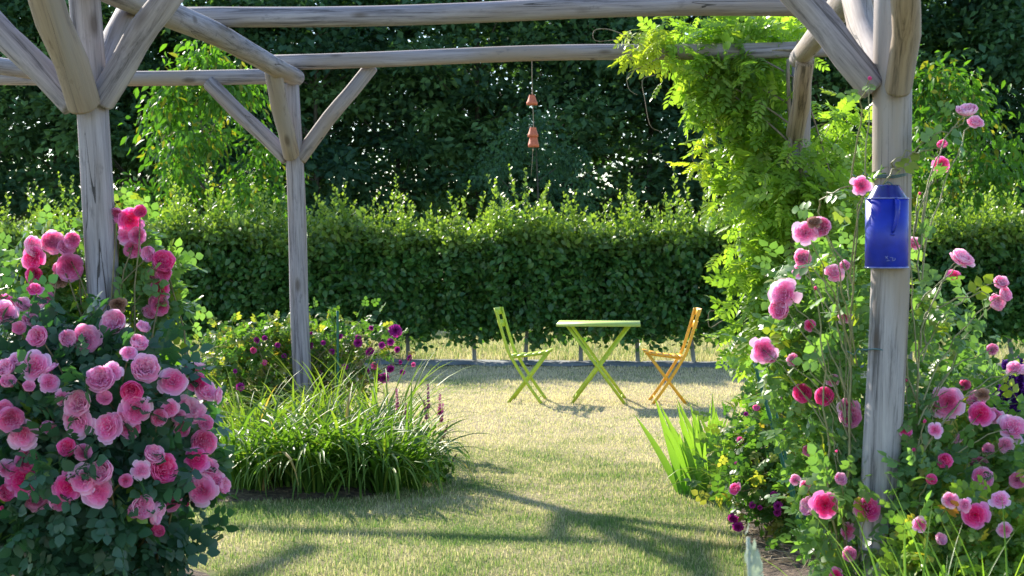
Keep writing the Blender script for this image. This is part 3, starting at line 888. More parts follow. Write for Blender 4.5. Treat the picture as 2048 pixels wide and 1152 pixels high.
bg_spots = [  # px, D, mesh, scale, label
 (-60, 37, 0, 1.0, 'dark tall tree at the extreme left behind the hedge'),
 (110, 38, 2, 1.0, 'dark tall tree behind the fork of the near-left post'),
 (285, 37.5, 1, 1.0, 'dark tree behind the light green cherry, left side'),
 (440, 39, 3, 1.02, 'dark tree rising over the top of the light green cherry'),
 (640, 37.5, 0, .98, 'dark tree behind the right-hand brace of the slim left post'),
 (800, 38.5, 1, .95, 'dark tree with sky showing at its top, between slim post and clay chime'),
 (960, 37.5, 2, .97, 'dark tree immediately left of the terracotta chime'),
 (1130, 38, 3, 1.03, 'dark tree immediately right of the terracotta chime'),
 (1290, 37.5, 0, 1.0, 'dark tree just left of the wisteria'),
 (1450, 38.5, 2, 1.0, 'dark tree behind the left part of the wisteria top'),
 (1620, 37.5, 1, 1.0, 'dark tree behind the right-hand pergola beam end'),
 (1800, 38, 3, 1.02, 'dark tree behind the post with the blue can'),
 (1930, 37.5, 0, 1.0, 'dark tree at the upper right above the drooping cherry'),
 (2080, 38.5, 1, 1.0, 'dark tree at the extreme right behind the hedge'),
 (20, 43.5, 3, 1.1, 'rear-row tree seen through gaps at the far left'),
 (240, 44, 0, 1.05, 'rear-row tree seen through gaps left of the cherry'),
 (540, 43.5, 2, 1.0, 'rear-row tree seen between cherry and slim post'),
 (740, 44, 3, .98, 'rear-row tree seen in the gap left of the sky patch'),
 (1050, 43.5, 0, 1.0, 'rear-row tree seen directly behind the terracotta chime'),
 (1380, 44, 1, 1.1, 'rear-row tree seen through the gaps beside the wisteria'),
 (1700, 43.5, 2, 1.0, 'rear-row tree between wisteria and right post'),
 (1990, 44, 3, 1.12, 'rear-row tree seen through gaps at the far right')]
for px, D, k, s, lab in bg_spots:
    o = empty('woodland_tree', on_ground(px, D), rng.random() * 6.28); tag(o, lab, 'tree', 'dark trees beyond the hedge')
    o.scale = (s * 1.12, s * 1.12, s)
    link('trunk', BG[k][0], None, o); link('crown', BG[k][1], None, o)
# lighter small trees nearer
def cherry(seed, px, D, H, R, label, per=130, clumps=46, mat='cherry', leaf=.125, c0=.9, tpl=LEAF_LONG, name='cherry_tree', group=None):
    a, b_ = tree_mesh(seed, H, R, c0, clumps, per, leaf, tpl, M[mat], M['bark'], tr=.05, flat=.9, droop=.9, crad=.26)
    o = empty(name, on_ground(px, D), 0); tag(o, label, 'tree', group); link('trunk', a, None, o); link('crown', b_, None, o)
cherry(51, 415, 21.5, 3.95, 1.12, 'light green cherry tree with drooping leaves behind the left pergola braces', group='young cherry trees')
cherry(54, 1870, 21.5, 3.75, 1.35, 'light green cherry tree with drooping leaves right of the post with the can', group='young cherry trees', clumps=50)
cherry(53, 1068, 30, 3.75, 1.15, 'small bluish green tree below the hanging clay pots', per=130, clumps=34, mat='bgleaf3', leaf=.085, tpl=CHEAP, name='small_tree')

# ------------------------------------------------------------------ roses
def bloom_mesh(seed, kind='full'):
    g = np.random.default_rng(seed); b = MB()
    def petal(a, r0, L, th0, th1, W, tone0, ru=.04, cup=1.0, h0=0.0):
        nu, nv = 5, 6; V, Tn = [], []
        r, z = r0, h0
        Rs = [(r, z)]
        for v in range(1, nv):
            th = th0 + (th1 - th0) * (v / (nv - 1)) ** 1.3
            r += L / (nv - 1) * math.sin(th); z += L / (nv - 1) * math.cos(th); Rs.append((r, z))
        ph = g.random() * 6.28
        for v in range(nv):
            t = v / (nv - 1); rr, zz = Rs[v]
            wv = W * (math.sin(math.pi * (.16 + .62 * t)) ** .8)
            for u in range(nu):
                s = (u / (nu - 1) - .5) * 2
                off = s * wv / max(rr, .18)
                off = max(-1.5, min(1.5, off))
                q = rr * (1 - .10 * s * s * cup)
                ed = (t ** 2) * (abs(s) ** 2 * -.10 * L + ru * math.sin(ph + s * 5 + t * 2))
                V.append((q * math.cos(a + off), q * math.sin(a + off), zz + ed)); Tn.append(max(0, (t - .55) * 1.6) ** 1.3)
        Fq = [(v * nu + u, v * nu + u + 1, (v + 1) * nu + u + 1, (v + 1) * nu + u) for v in range(nv - 1) for u in range(nu - 1)]
        b.add_fast(V, Fq, np.full(len(V), tone0), np.array(Tn))
    rad = math.radians
    if kind in ('full', 'loose'):
        def wall(a, rt, zt, W, flare, c, nu=6, nv=6, ru=.03):
            V, Tn = [], []; ph = g.random() * 6.28; k1, k2 = 3 + 3 * g.random(), g.random() * 6.28
            for v in range(nv):
                t = v / (nv - 1)
                rr = rt * (1 - (1 - min(1, t * 1.15)) ** 2.2) + .02
                zz = zt * t ** 1.15 - .10 * (1 - t)
                if t > .6: rr += flare * (t - .6) ** 1.5 * 2.2; zz -= max(0, flare) * (t - .6) * .55
                wv = W * (.35 + .65 * math.sin(math.pi * (.10 + .48 * t)))
                for u in range(nu):
                    s = (u / (nu - 1) - .5) * 2
                    off = max(-1.3, min(1.3, s * wv / max(rr, .22)))
                    q = rr * (1 - .07 * abs(s) ** 2) + (.03 if rt > .8 else .06) * math.sin(k1 * s + k2) * t
                    V.append((q * math.cos(a + off), q * math.sin(a + off), zz - t * t * (.13 * s * s * zt) + ru * t * math.sin(ph + s * 4)))
                    Tn.append(max(0, (t - .5) / .5) ** (1.2 if rt > .8 else 2.2))
            Fq = [(v * nu + u, v * nu + u + 1, (v + 1) * nu + u + 1, (v + 1) * nu + u) for v in range(nv - 1) for u in range(nu - 1)]
            b.add_fast(V, Fq, np.full(len(V), c), np.array(Tn))
        hgt = 1.0 if kind == 'full' else .8
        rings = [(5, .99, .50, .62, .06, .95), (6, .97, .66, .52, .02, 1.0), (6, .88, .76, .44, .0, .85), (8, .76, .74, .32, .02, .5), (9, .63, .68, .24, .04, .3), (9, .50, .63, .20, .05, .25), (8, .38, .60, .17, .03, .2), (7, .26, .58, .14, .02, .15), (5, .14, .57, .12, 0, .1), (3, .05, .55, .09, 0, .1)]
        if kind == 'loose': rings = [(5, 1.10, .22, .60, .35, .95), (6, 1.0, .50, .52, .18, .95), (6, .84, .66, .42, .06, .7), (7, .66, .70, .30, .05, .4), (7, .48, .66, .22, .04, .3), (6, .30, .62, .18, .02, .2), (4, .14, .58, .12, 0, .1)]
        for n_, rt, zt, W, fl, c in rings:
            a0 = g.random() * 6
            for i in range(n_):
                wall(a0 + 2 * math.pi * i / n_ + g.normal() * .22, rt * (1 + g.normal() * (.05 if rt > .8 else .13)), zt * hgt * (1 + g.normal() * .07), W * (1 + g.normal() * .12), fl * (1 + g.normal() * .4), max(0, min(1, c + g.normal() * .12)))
        for i in range(8):
            aa = g.random() * 6.28; cc = .45 * g.random() ** .5
    elif kind == 'pom':
        for ring in range(6):
            n_ = 10; t1 = 118 - ring * 20
            for i in range(n_):
                petal(g.random() * .3 + 2 * math.pi * i / n_ + ring * .3, .05, .78 - .04 * ring, rad(t1 * .45), rad(t1 + g.normal() * 10), .22, g.random(), ru=.07)
    elif kind == 'bud':
        for ring, (n_, L, t0, t1) in enumerate([(5, .9, 42, 12), (5, .95, 34, 2), (4, .9, 24, -6)]):
            for i in range(n_): petal(2 * math.pi * i / n_ + ring * .5, .05, L, rad(t0), rad(t1 + g.normal() * 4), .36, .6 + .2 * ring, ru=.02)
    # green calyx
    for i in range(5):
        a = 2 * math.pi * i / 5
    me = b.mesh('bloom', None, True); return me
def bloom_set(matname, spec):
    out = []
    for s, k in spec:
        me = bloom_mesh(s, k); me.materials.append(M[matname]); out.append(me)
    return out
B_PINK = bloom_set('pink', [(1, 'full'), (2, 'full'), (3, 'full'), (4, 'loose')])
B_HOT = bloom_set('hot', [(5, 'full'), (6, 'loose'), (7, 'pom')])
B_PALE = bloom_set('palepink', [(8, 'full'), (9, 'full'), (10, 'loose')])
B_RLOOSE = bloom_set('pink', [(21, 'loose'), (22, 'loose')]) + bloom_set('palepink', [(23, 'loose')])
B_MAG = bloom_set('magenta', [(11, 'pom'), (12, 'pom')])
B_BUD = bloom_set('hot', [(13, 'bud')])
B_OLD = bloom_set('faded', [(31, 'loose')])
B_PUR = bloom_set('purple', [(14, 'pom')])
def put_bloom(parent, me, pos, rad, axis, name='bloom'):
    BLOOMS.append((tuple(pos), tuple(axis), rad))
    o = bpy.data.objects.new(name, me); SC.collection.objects.link(o); o.parent = parent
    o.location = Vector(pos) - Vector(parent.location)
    q = Vector(axis).to_track_quat('Z', 'Y') @ Matrix.Rotation(random.random() * 6.28, 3, 'Z').to_quaternion()
    o.rotation_mode = 'QUATERNION'; o.rotation_quaternion = q; o.scale = (rad,) * 3
    return o
def axis_for(pos, centre, j=.35, face=1.1, up=.30):
    p = np.array(tuple(pos)); out = unit(p - centre)
    cam_ = unit(np.array([0, 0, CAMZ]) - p)
    return tuple(unit(out * .9 + cam_ * face + np.array([0, 0, up]) + rng.normal(size=3) * j))

def clear(P, blooms):
    keep = np.ones(len(P), bool)
    for p, ax, rad in blooms:
        p = np.array(tuple(p)); a = unit(np.array(ax) * .5 + unit(np.array([0, 0, CAMZ]) - p))
        v = P - p; t = v @ a; q = np.linalg.norm(v - t[:, None] * a, axis=1)
        keep &= ~((q < rad * .75 + .035) & (t > -.02) & (t < .5))
    return keep
BLOOMS = []
def foliage(bl, n_, tpl, size, mat, clump=0, crad=.1, up=.7, young=.06, bias=2.4, outw=.8, young_out=.0, name='foliage', parent=None, extra=None):
    P, d, rr = bl.sample(n_, bias, clump, crad)
    if extra is not None: P = np.concatenate([P, extra[0]]); d = np.concatenate([d, extra[1]]); rr = np.concatenate([rr, np.ones(len(extra[0]))])
    n2 = len(P)
    k = (P[:, 2] > .03) & clear(P, BLOOMS); P, d, rr = P[k], d[k], rr[k]; n2 = len(P)
    dd = d * outw + rng.normal(size=(n2, 3)) * .55 + (0, 0, -.15)
    nrm = rng.normal(size=(n2, 3)) * .45 + d * .5 + (0, -.25, up)
    tone = np.where(rng.random(n2) < young, .5 + .6 * rng.random(n2), 0) + young_out * np.clip((rr - .85) * 6, 0, 1) * rng.random(n2)
    b = MB(); b.add_many(*tpl, P, frames(dd, nrm), size * (.65 + .6 * rng.random(n2)), tone=tone)
    return link(name, b.mesh(name, M[mat]), None, parent, world=True)

def canes(parent, base_pts, tips, mat, r0=.008, r1=.0025, bulge=.12, name='canes'):
    b = MB()
    for t in tips:
        t = np.array(tuple(t)); bs = base_pts[int(rng.integers(0, len(base_pts)))]
        bs = np.array(tuple(bs)) + rng.normal(size=3) * (.05, .05, 0); bs[2] = 0.0
        mid = rng.normal(size=3) * bulge; mid[2] = abs(mid[2]) + .1
        P = bez(bs, t, mid, 9); P[1:-1] += rng.normal(size=(7, 3)) * .008
        b.tube(P, np.linspace(r0 * (.6 + .5 * rng.random()), r1, 9), 6, False)
    return link(name, b.mesh(name, M[mat], True), None, parent, world=True)

# --- big pink rose round the near-left post
LB = [(120, 1110, 150, 6.0), (250, 1060, 110, 5.95), (60, 960, 150, 5.9), (210, 940, 140, 5.75), (330, 930, 80, 5.95), (380, 960, 40, 6.0), (90, 800, 130, 5.85), (230, 800, 130, 5.8),
      (330, 800, 55, 6.0), (385, 790, 30, 6.0), (385, 860, 35, 6.0), (30, 690, 85, 5.95), (120, 700, 80, 5.9), (235, 715, 50, 5.9), (-60, 900, 160, 6.2), (180, 900, 200, 6.5), (310, 850, 80, 6.4)]
LBU = [(262, 590, 34, 6.33), (280, 530, 28, 6.4), (245, 640, 25, 6.35), (295, 565, 24, 6.45), (280, 640, 20, 6.3), (130, 610, 45, 6.5), (120, 560, 32, 6.5), (160, 650, 50, 6.4), (80, 620, 32, 6.4), (250, 470, 30, 6.45), (100, 530, 34, 6.5), (140, 520, 34, 6.5), (265, 455, 26, 6.45), (315, 600, 26, 6.4), (330, 540, 20, 6.45), (60, 560, 28, 6.45)]
bl = Blobs(LB); blu = Blobs(LBU)
rose1 = empty('rose_bush', on_ground(190, 6.0)); tag(rose1, 'large rose bush covered in double pink blooms round the foot of the near-left post', 'rose bush')
LBLOOM = [(355,45,45),(398,62,58),(430,38,38),(90,145,60),(160,130,65),(223,125,48),(105,178,60),(215,205,80),(180,212,35),(107,230,50),(420,110,50),(385,110,45),(460,165,45),(497,190,65),(500,225,50),(490,270,50),(490,325,55),(475,310,40),(437,395,40),(420,445,55),(395,470,40),(15,310,45),(12,350,65),(68,325,45),(118,330,50),(90,370,45),(105,275,38),(353,380,75),(262,428,82),(202,425,50),(120,420,60),(110,510,75),(88,573,35),(50,490,40),(20,520,55),(25,560,45),(155,520,45),(443,522,82),(530,557,70),(595,522,60),(605,560,50),(630,590,60),(665,597,40),(310,555,80),(345,530,50),(403,583,65),(320,608,45),(245,627,78),(195,608,45),(240,678,80),(415,643,80),(370,670,40),(333,695,75),(398,700,60),(33,670,75),(70,718,75),(570,655,90),(545,660,40),(485,665,50),(620,740,75),(628,685,45),(600,795,60),(468,785,60),(492,825,85),(432,828,50),(635,820,60),(618,890,75),(655,860,60),(680,875,45),(20,825,50),(70,855,80),(80,800,65),(12,900,50),(8,945,30),(113,920,70),(255,855,75),(205,880,70),(185,920,60),(320,835,72),(300,893,78),(520,920,65),(468,955,68),(430,940,70),(410,950,45),(483,1018,40),(572,928,30),(210,760,55),(255,775,50),(60,395,40),(140,300,44),(200,150,50),(405,150,50),(470,230,40),(455,350,44),(150,560,50),(15,640,50),(520,640,46),(560,700,50),(385,860,40),(150,690,46)]
hotset = {1, 2, 6, 9, 26, 13, 15, 21, 70, 72, 73, 84, 85, 86, 76, 63, 40, 45, 61}
paleset = {4, 8, 23, 27, 28, 29, 33, 37, 47, 64 - 0, 74, 56, 57}
tips = []
for i, (zx, zy, s) in enumerate(LBLOOM):
    px, py, sz = zx * .6527, 400 + zy * .6527, s * .6527
    upper = py < 640 and not (px < 90 and py > 575)
    if upper:
        D, j = blu.front(px, py, 6.4); D = 6.30 if px > 215 or px < 160 else 6.42; c = blu.c[j]
    else:
        D, j = bl.front(px, py, 6.0); D -= .03; c = bl.c[j]
    p = at(px, py, D); rad = sz / 2 / F * D * 1.08
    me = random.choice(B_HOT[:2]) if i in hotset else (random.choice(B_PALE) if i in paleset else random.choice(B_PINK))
    if s <= 38 and i % 2: me = B_BUD[0]
    ax = axis_for(p, c, j=.30 if i % 3 else .75)
    put_bloom(rose1, me, p, rad, ax); tips.append(np.array(tuple(p)) - np.array(ax) * rad * .2)
for q_ in (at(236, 610, 6.15), at(118, 560, 6.3), at(300, 850, 5.85)): put_bloom(rose1, B_OLD[0], q_, .028, (.2, -.7, -.2))
foliage(bl, 4200, ROSE5, .118, 'roseleaf', clump=520, crad=.05, up=.55, young=.035, bias=3.2, parent=rose1)
foliage(blu, 820, ROSE5, .095, 'roseleaf2', clump=90, crad=.04, young=.22, bias=2.4, parent=rose1, name='upper_foliage')
canes(rose1, [on_ground(120, 6.1), on_ground(200, 6.05), on_ground(262, 6.15)], tips[::2] + [at(x, y, 6.35) for x, y in ((150, 480), (235, 430), (330, 520), (60, 500))], 'cane', r0=.009)

# --- magenta rose on the middle-left post
GB = [(420, 725, 42, 11.2), (470, 700, 52, 11.1), (535, 695, 55, 11.25), (600, 715, 62, 11.35), (660, 690, 48, 11.2), (720, 675, 42, 11.1), (770, 680, 36, 10.9), (600, 800, 70, 11.2), (510, 780, 60, 11.0), (700, 740, 45, 11.1), (440, 790, 45, 11.2), (590, 660, 30, 11.5), (560, 860, 60, 11.1), (650, 850, 60, 11.1)]
bl = Blobs(GB); rose2 = empty('rose_bush', on_ground(610, 11.0)); tag(rose2, 'bushy rose with small crimson-purple blooms round the slimmer left post', 'rose bush')
Z3 = [(352,278,36),(390,268,30),(335,325,26),(388,385,26),(580,308,50),(600,300,40),(570,355,58),(278,493,46),(575,460,38),(645,425,26),(820,290,48),(822,265,34),(875,332,50),(895,398,45),(992,235,72),(970,285,40),(968,408,45),(940,452,55),(915,450,35),(1055,358,38),(1075,390,26),(1025,425,30),(880,222,28),(605,245,18),(522,265,20),(535,440,22),(1015,378,22),(450,300,30),(700,330,34),(740,260,30),(480,350,28),(930,300,36),(1000,320,34),(660,290,28),(255,420,26),(760,400,34),(860,420,34)]
tips = []
for i, (zx, zy, s) in enumerate(Z3):
    px, py, sz = 360 + zx * .434, 560 + zy * .434, s * .434
    D, j = bl.front(px, py, 11); D = min(D, 11.15); p = at(px, py, D - .03); rad = sz / 2 / F * D * 1.2
    me = random.choice(B_HOT) if i in (2, 3, 8, 13, 20) else random.choice(B_MAG)
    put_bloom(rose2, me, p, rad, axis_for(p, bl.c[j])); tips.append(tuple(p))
foliage(bl, 3000, ROSE5, .078, 'roseleaf3', clump=380, crad=.06, young=.18, bias=2.6, young_out=.5, parent=rose2)
canes(rose2, [on_ground(600, 11.1), on_ground(660, 11.0), on_ground(540, 11.1)], tips + list(bl.sample(50)[0]), 'cane', r0=.006, r1=.002)

# ------------------------------------------------------------------ blades: daylilies, iris
def blades(b, base, n_, L0, L1, wd, spread, arch, stiff=0.0, foot=.08, m=9, tone_tip=.25, lean=None):
    for i in range(n_):
        a = rng.random() * 6.28; L = L0 + (L1 - L0) * rng.random()
        q = foot * math.sqrt(rng.random()); p = np.array([base[0] + q * math.cos(a + rng.normal() * .6), base[1] + q * math.sin(a + rng.normal() * .6), 0.0])
        h = np.array([math.cos(a), math.sin(a), 0.0])
        if lean is not None: h = unit(h + np.array(lean) * rng.random())
        th0 = abs(rng.normal()) * spread * .35 + .05; th1 = th0 + arch * (.4 + .9 * rng.random()) * (1 - stiff)
        fold = rng.random() < .16 * (1 - stiff); side = np.cross(h, (0, 0, 1.0)); tw = rng.normal() * .35
        V = []; th = th0; w0 = wd * (.7 + .5 * rng.random())
        for k in range(m):
            t = k / (m - 1)
            ww = w0 * min(1, .55 + t * 1.6) * (1 - t ** 3.2) ** .8
            if k == m - 1: ww = w0 * .05
            s2 = side * math.cos(tw * t) + np.cross(side, h) * math.sin(tw * t)
            up = np.cross(s2, h * math.sin(th) + np.array([0, 0, math.cos(th)])); up = unit(up)
            V += [p - s2 * ww / 2 , p - up * ww * .18, p + s2 * ww / 2]
            step = L / (m - 1); th = th0 + (th1 - th0) * (t ** 1.25) * 1.0
            if fold and t > .55: th = min(th + 1.3, 2.9)
            p = p + (h * math.sin(th) + np.array([0, 0, math.cos(th)])) * step
            if p[2] < .015: p[2] = .015
        Fq = []
        for k in range(m - 1):
            o = k * 3; Fq += [(o, o + 1, o + 4, o + 3), (o + 1, o + 2, o + 5, o + 4)]
        tn = np.repeat(np.linspace(0, tone_tip, m), 3) + (rng.random() < .12) * .6
        b.add_fast(V, Fq, rng.random(), tn)
def clump(name, px, D, n_, L0, L1, wd, spread, arch, mat, label, cat, group=None, stiff=0, foot=.1, lean=None, tone_tip=.25, multi=None):
    b = MB()
    for (dx, dy) in (multi or [(0, 0)]):
        blades(b, (dx, dy), n_ // len(multi or [0]), L0, L1, wd, spread, arch, stiff, foot, lean=lean, tone_tip=tone_tip)
    o = link(name, b.mesh(name, M[mat], True)); o.location = on_ground(px, D); tag(o, label, cat, group, 'thing'); return o
g_ = 'daylily clumps under the magenta rose'
clump('daylily_clump', 505, 9.0, 300, .42, .74, .021, .9, 2.2, 'lily', 'strappy daylily clump nearest the big pink rose, some leaf tips silvery', 'daylily', g_, multi=[(-.12, 0), (.14, .08), (0, -.12)])
clump('daylily_clump', 640, 8.95, 320, .45, .78, .022, .9, 2.2, 'lily', 'middle daylily clump of arching dark green leaves below the slim post', 'daylily', g_, multi=[(-.14, 0), (.14, .05), (0, -.12)])
clump('daylily_clump', 752, 9.0, 300, .40, .70, .020, .9, 2.3, 'lily', 'daylily clump beside the sunny lawn, fine leaves fanning right', 'daylily', g_, multi=[(-.1, 0), (.16, .05), (0.05, -.12)])
clump('daylily_clump', 560, 9.8, 260, .5, .80, .016, .9, 1.9, 'lily', 'yellower daylily clump standing behind the front ones on the left', 'daylily', g_, multi=[(-.2, 0), (.1, .05)], tone_tip=.7)
clump('daylily_clump', 715, 9.9, 240, .55, .90, .013, .8, 1.7, 'lily', 'taller upright daylily clump right of the slim post under the crimson blooms', 'daylily', g_, multi=[(-.15, 0), (.15, .05)], tone_tip=.6)
clump('daylily_clump', 1462, 8.5, 90, .30, .52, .011, 1.0, 2.2, 'lily', 'low pale grassy daylily clump between the iris and the right rose bed', 'daylily', None, tone_tip=.9, multi=[(0, 0), (.12, -.1)])
# iris fans
def iris(px, D, n_, L0, L1, label):
    b = MB()
    for k in range(n_):
        x0, y0 = rng.normal() * .10, rng.normal() * .08
        for i in range(5):
            lean = (i - 2) * .22 + rng.normal() * .1; L = L0 + (L1 - L0) * rng.random(); m = 8
            w0 = .038 + .014 * rng.random(); yaw = rng.normal() * .5; h = np.array([math.cos(yaw), math.sin(yaw), 0])
            p = np.array([x0 + (i - 2) * .012, y0, 0.0]); V = []
            for q in range(m):
                t = q / (m - 1); th = lean * (1 + .5 * t); d = h * math.sin(th) + np.array([0, 0, math.cos(th)]); wv = np.cross(d, np.cross(d, h)); wv = unit(wv)
                ww = w0 * (1 - t ** 2.6) ** .9 if q < m - 1 else w0 * .04
                nn = unit(np.cross(d, wv))
                V += [p - wv * ww / 2, p + nn * .003, p + wv * ww / 2]; p = p + d * L / (m - 1)
            Fq = []
            for q in range(m - 1):
                o = q * 3; Fq += [(o, o + 1, o + 4, o + 3), (o + 1, o + 2, o + 5, o + 4)]
            b.add_fast(V, Fq, rng.random(), np.repeat(np.linspace(0, .5, m), 3))
    o = link('iris_clump', b.mesh('iris_clump', M['iris'], True)); o.location = on_ground(px, D); tag(o, label, 'iris', 'iris clumps beside the right bed')
iris(1400, 8.7, 7, .34, .58, 'bright green iris fan with one tall sword leaf, nearest the orange chair')
iris(1450, 9.0, 7, .32, .52, 'bright green iris fans tucked against the small-leaved rose')

# ------------------------------------------------------------------ spikes (salvia, delphinium)
def spike(b, base, tip, n_, r, fl, tone=0.5, frac=.5):
    P = bez(base, tip, (rng.normal() * .02, rng.normal() * .02, 0), 8)
    tv = np.array([(0, 0, 0), (-.5, .5, .2), (0, .45, .5), (.5, .5, .2), (0, 1, .25)], float); tf = [(0, 2, 1), (0, 3, 2), (1, 2, 4), (2, 3, 4)]
    t = 1 - frac * np.sort(rng.random(n_)); idx = t * 7; i0 = np.minimum(idx.astype(int), 6); fr = (idx - i0)[:, None]
    Q = P[i0] * (1 - fr) + P[i0 + 1] * fr; a = np.arange(n_) * 2.4
    d = np.stack([np.cos(a), np.sin(a), .45 + 0 * a], 1)
    k = (1 - (t - (1 - frac)) / frac * .55)
    b.add_many(tv, tf, Q + d * r * .2, frames(d, np.array([0, 0, 1.0]) + 0 * d), fl * k, tone=tone * rng.random(n_))
    return P
def spike_plant(name, spikes, D, matf, label, cat, n_=60, fl=.02, leaf=True, frac=.5, grp=None):
    x0 = np.mean([s[0] for s in spikes]); root = empty(name, on_ground(x0, D)); tag(root, label, cat, grp)
    st = MB()
    for (bx, tx, ty) in spikes:
        fb = MB()
        base = on_ground(bx, D + rng.normal() * .04); tip = at(tx, ty, D + rng.normal() * .04)
        P = spike(fb, base, tip, n_, .01, fl, frac=frac); st.tube(P, np.linspace(.003, .0012, 8), 5, False, .5, .4)
        link('flower_spike', fb.mesh('flower_spike', M[matf]), None, root, world=True)
    if leaf:
        for k in range(120):
            s = spikes[int(rng.integers(0, len(spikes)))]; base = np.array(tuple(on_ground(s[0], D))); tip = np.array(tuple(at(s[1], s[2], D))); t = .55 * rng.random()
            q = base * (1 - t) + tip * t + rng.normal(size=3) * .03
            st.add_many(*LEAF, q[None], frames(rng.normal(size=(1, 3)), rng.normal(size=(1, 3)) + (0, 0, 1)), np.array([.05]))
    link('stems', st.mesh('stems', M['roseleaf3']), None, root, world=True)
spike_plant('salvia', [(862, 856, 770), (850, 848, 800), (872, 880, 785), (868, 886, 808), (800, 793, 775), (812, 812, 808)], 9.6, 'salvia', 'thin salvia with upright rosy-purple flower spikes behind the daylilies', 'salvia', 70, .018, frac=.28)
spike_plant('salvia', [(868, 898, 838), (860, 885, 872), (880, 914, 908), (872, 893, 905)], 9.2, 'salvia_dark', 'spent salvia with dark curving spikes leaning over the lawn', 'salvia', 60, .012, frac=.3)
spike_plant('delphinium', [(1978, 1972, 740), (1995, 1992, 745), (2012, 2010, 722), (2028, 2026, 735), (2044, 2040, 715), (1960, 1958, 775), (2035, 2052, 770)], 7.6, 'purple', 'dark violet delphinium spires near the right edge, behind pink roses', 'delphinium', 150, .042, frac=.30)

# ------------------------------------------------------------------ wisteria on the far-right post
WB = [(1345, 68, 32, 10.6), (1400, 78, 42, 10.6), (1460, 80, 52, 10.6), (1530, 85, 58, 10.7), (1590, 80, 45, 10.9), (1385, 140, 36, 10.5), (1440, 155, 48, 10.5), (1500, 160, 60, 10.5), (1545, 200, 52, 10.6), (1450, 225, 45, 10.5),
      (1500, 260, 50, 10.5), (1550, 300, 58, 10.5), (1600, 335, 62, 10.15), (1640, 300, 45, 10.7), (1540, 380, 58, 10.4), (1610, 420, 75, 10.15), (1665, 380, 45, 10.5), (1540, 460, 48, 10.4), (1600, 500, 80, 10.3), (1680, 470, 42, 10.5),
      (1545, 560, 58, 10.3), (1620, 600, 80, 10.3), (1530, 650, 48, 10.3), (1600, 700, 80, 10.3), (1510, 700, 32, 10.3), (1580, 790, 60, 10.3), (1650, 720, 60, 10.5), (1440, 310, 18, 10.4), (1700, 560, 50, 10.6), (1700, 330, 38, 10.8), (1715, 430, 45, 10.7), (1690, 250, 26, 10.9), (1700, 490, 42, 10.6), (1660, 250, 36, 10.8), (1650, 350, 45, 10.7), (1660, 560, 55, 10.4), (1480, 330, 30, 10.4), (1490, 420, 26, 10.3), (1500, 520, 26, 10.3)]
bl = Blobs(WB, .9); wis = empty('wisteria', on_ground(1592, 10.25)); tag(wis, 'lush yellow-green wisteria climbing the far-right post and spilling over the crossbeam', 'climbing plant')
def wist_leaves():
    P, d, rr = bl.sample(3800, 2.2, 560, .09)
    nf = len(P); dd = d * .7 + rng.normal(size=(nf, 3)) * .45 + (-.1, -.15, -.35); nrm = rng.normal(size=(nf, 3)) * .35 + d * .4 + (0, -.2, .8)
    b = MB(); b.add_many(*WIST, P, frames(dd, nrm), .21 * (.6 + .6 * rng.random(nf)) * .86, tone=np.clip((rr - .8) * 4, 0, 1) * rng.random(nf) * .8)
    # arching end shoots
    for (x0, y0, x1, y1) in ((1400, 80, 1262, 60), (1380, 110, 1285, 120), (1390, 60, 1300, 90), (1450, 210, 1395, 290), (1450, 330, 1390, 330), (1320, 100, 1252, 112)):
        Q = bez(at(x0, y0, 10.5), at(x1, y1, 10.4), (0, -.05, .05), 8); b.tube(Q, .0025, 4, False, .3, .6)
        m_ = 12; q = Q[rng.integers(3, 8, m_)]
        b.add_many(*WIST, q, frames(rng.normal(size=(m_, 3)) * .6 + (-.4, 0, -.5), rng.normal(size=(m_, 3)) * .4 + (0, 0, 1)), .10 + .07 * rng.random(m_), tone=.7)
    link('foliage', b.mesh('foliage', M['wist']), None, wis, world=True)
wist_leaves()
b = MB()
for k in range(3):
    pts = [(1590 + 14 * math.sin(t * 7 + k * 2.1), 918 - 800 * t, 10.22 - .07 * math.cos(t * 7 + k * 2.1)) for t in np.linspace(0, 1, 22)]
    P = [at(x, y, D) for x, y, D in pts]; b.tube(P, np.linspace(.026, .012, 22), 8)
for k in range(22):
    i, j = rng.integers(0, len(WB), 2); b.tube(bez(at(1595, 500 - 20 * k, 10.25), bl.c[i], (0, 0, .08), 7), np.linspace(.008, .003, 7), 5, False)
link('stem', b.mesh('stem', M['vine'], True), None, wis, world=True)
for pts in ([(1290, 95), (1230, 62), (1190, 60), (1192, 82), (1240, 78)], [(1330, 110), (1290, 130), (1256, 150), (1258, 178), (1275, 190)], [(1310, 150), (1285, 160), (1290, 200), (1300, 250), (1318, 262)], [(1490, 650), (1450, 640), (1420, 655), (1418, 625), (1432, 622)], [(1420, 300), (1390, 290), (1385, 320), (1402, 330)]):
    b = MB(); b.tube(curve([tuple(at(x, y, 10.35)) for x, y in pts], 16), np.linspace(.0035, .0015, 16), 5, False)
    link('tendril', b.mesh('tendril', M['vine'], True), None, wis, world=True)

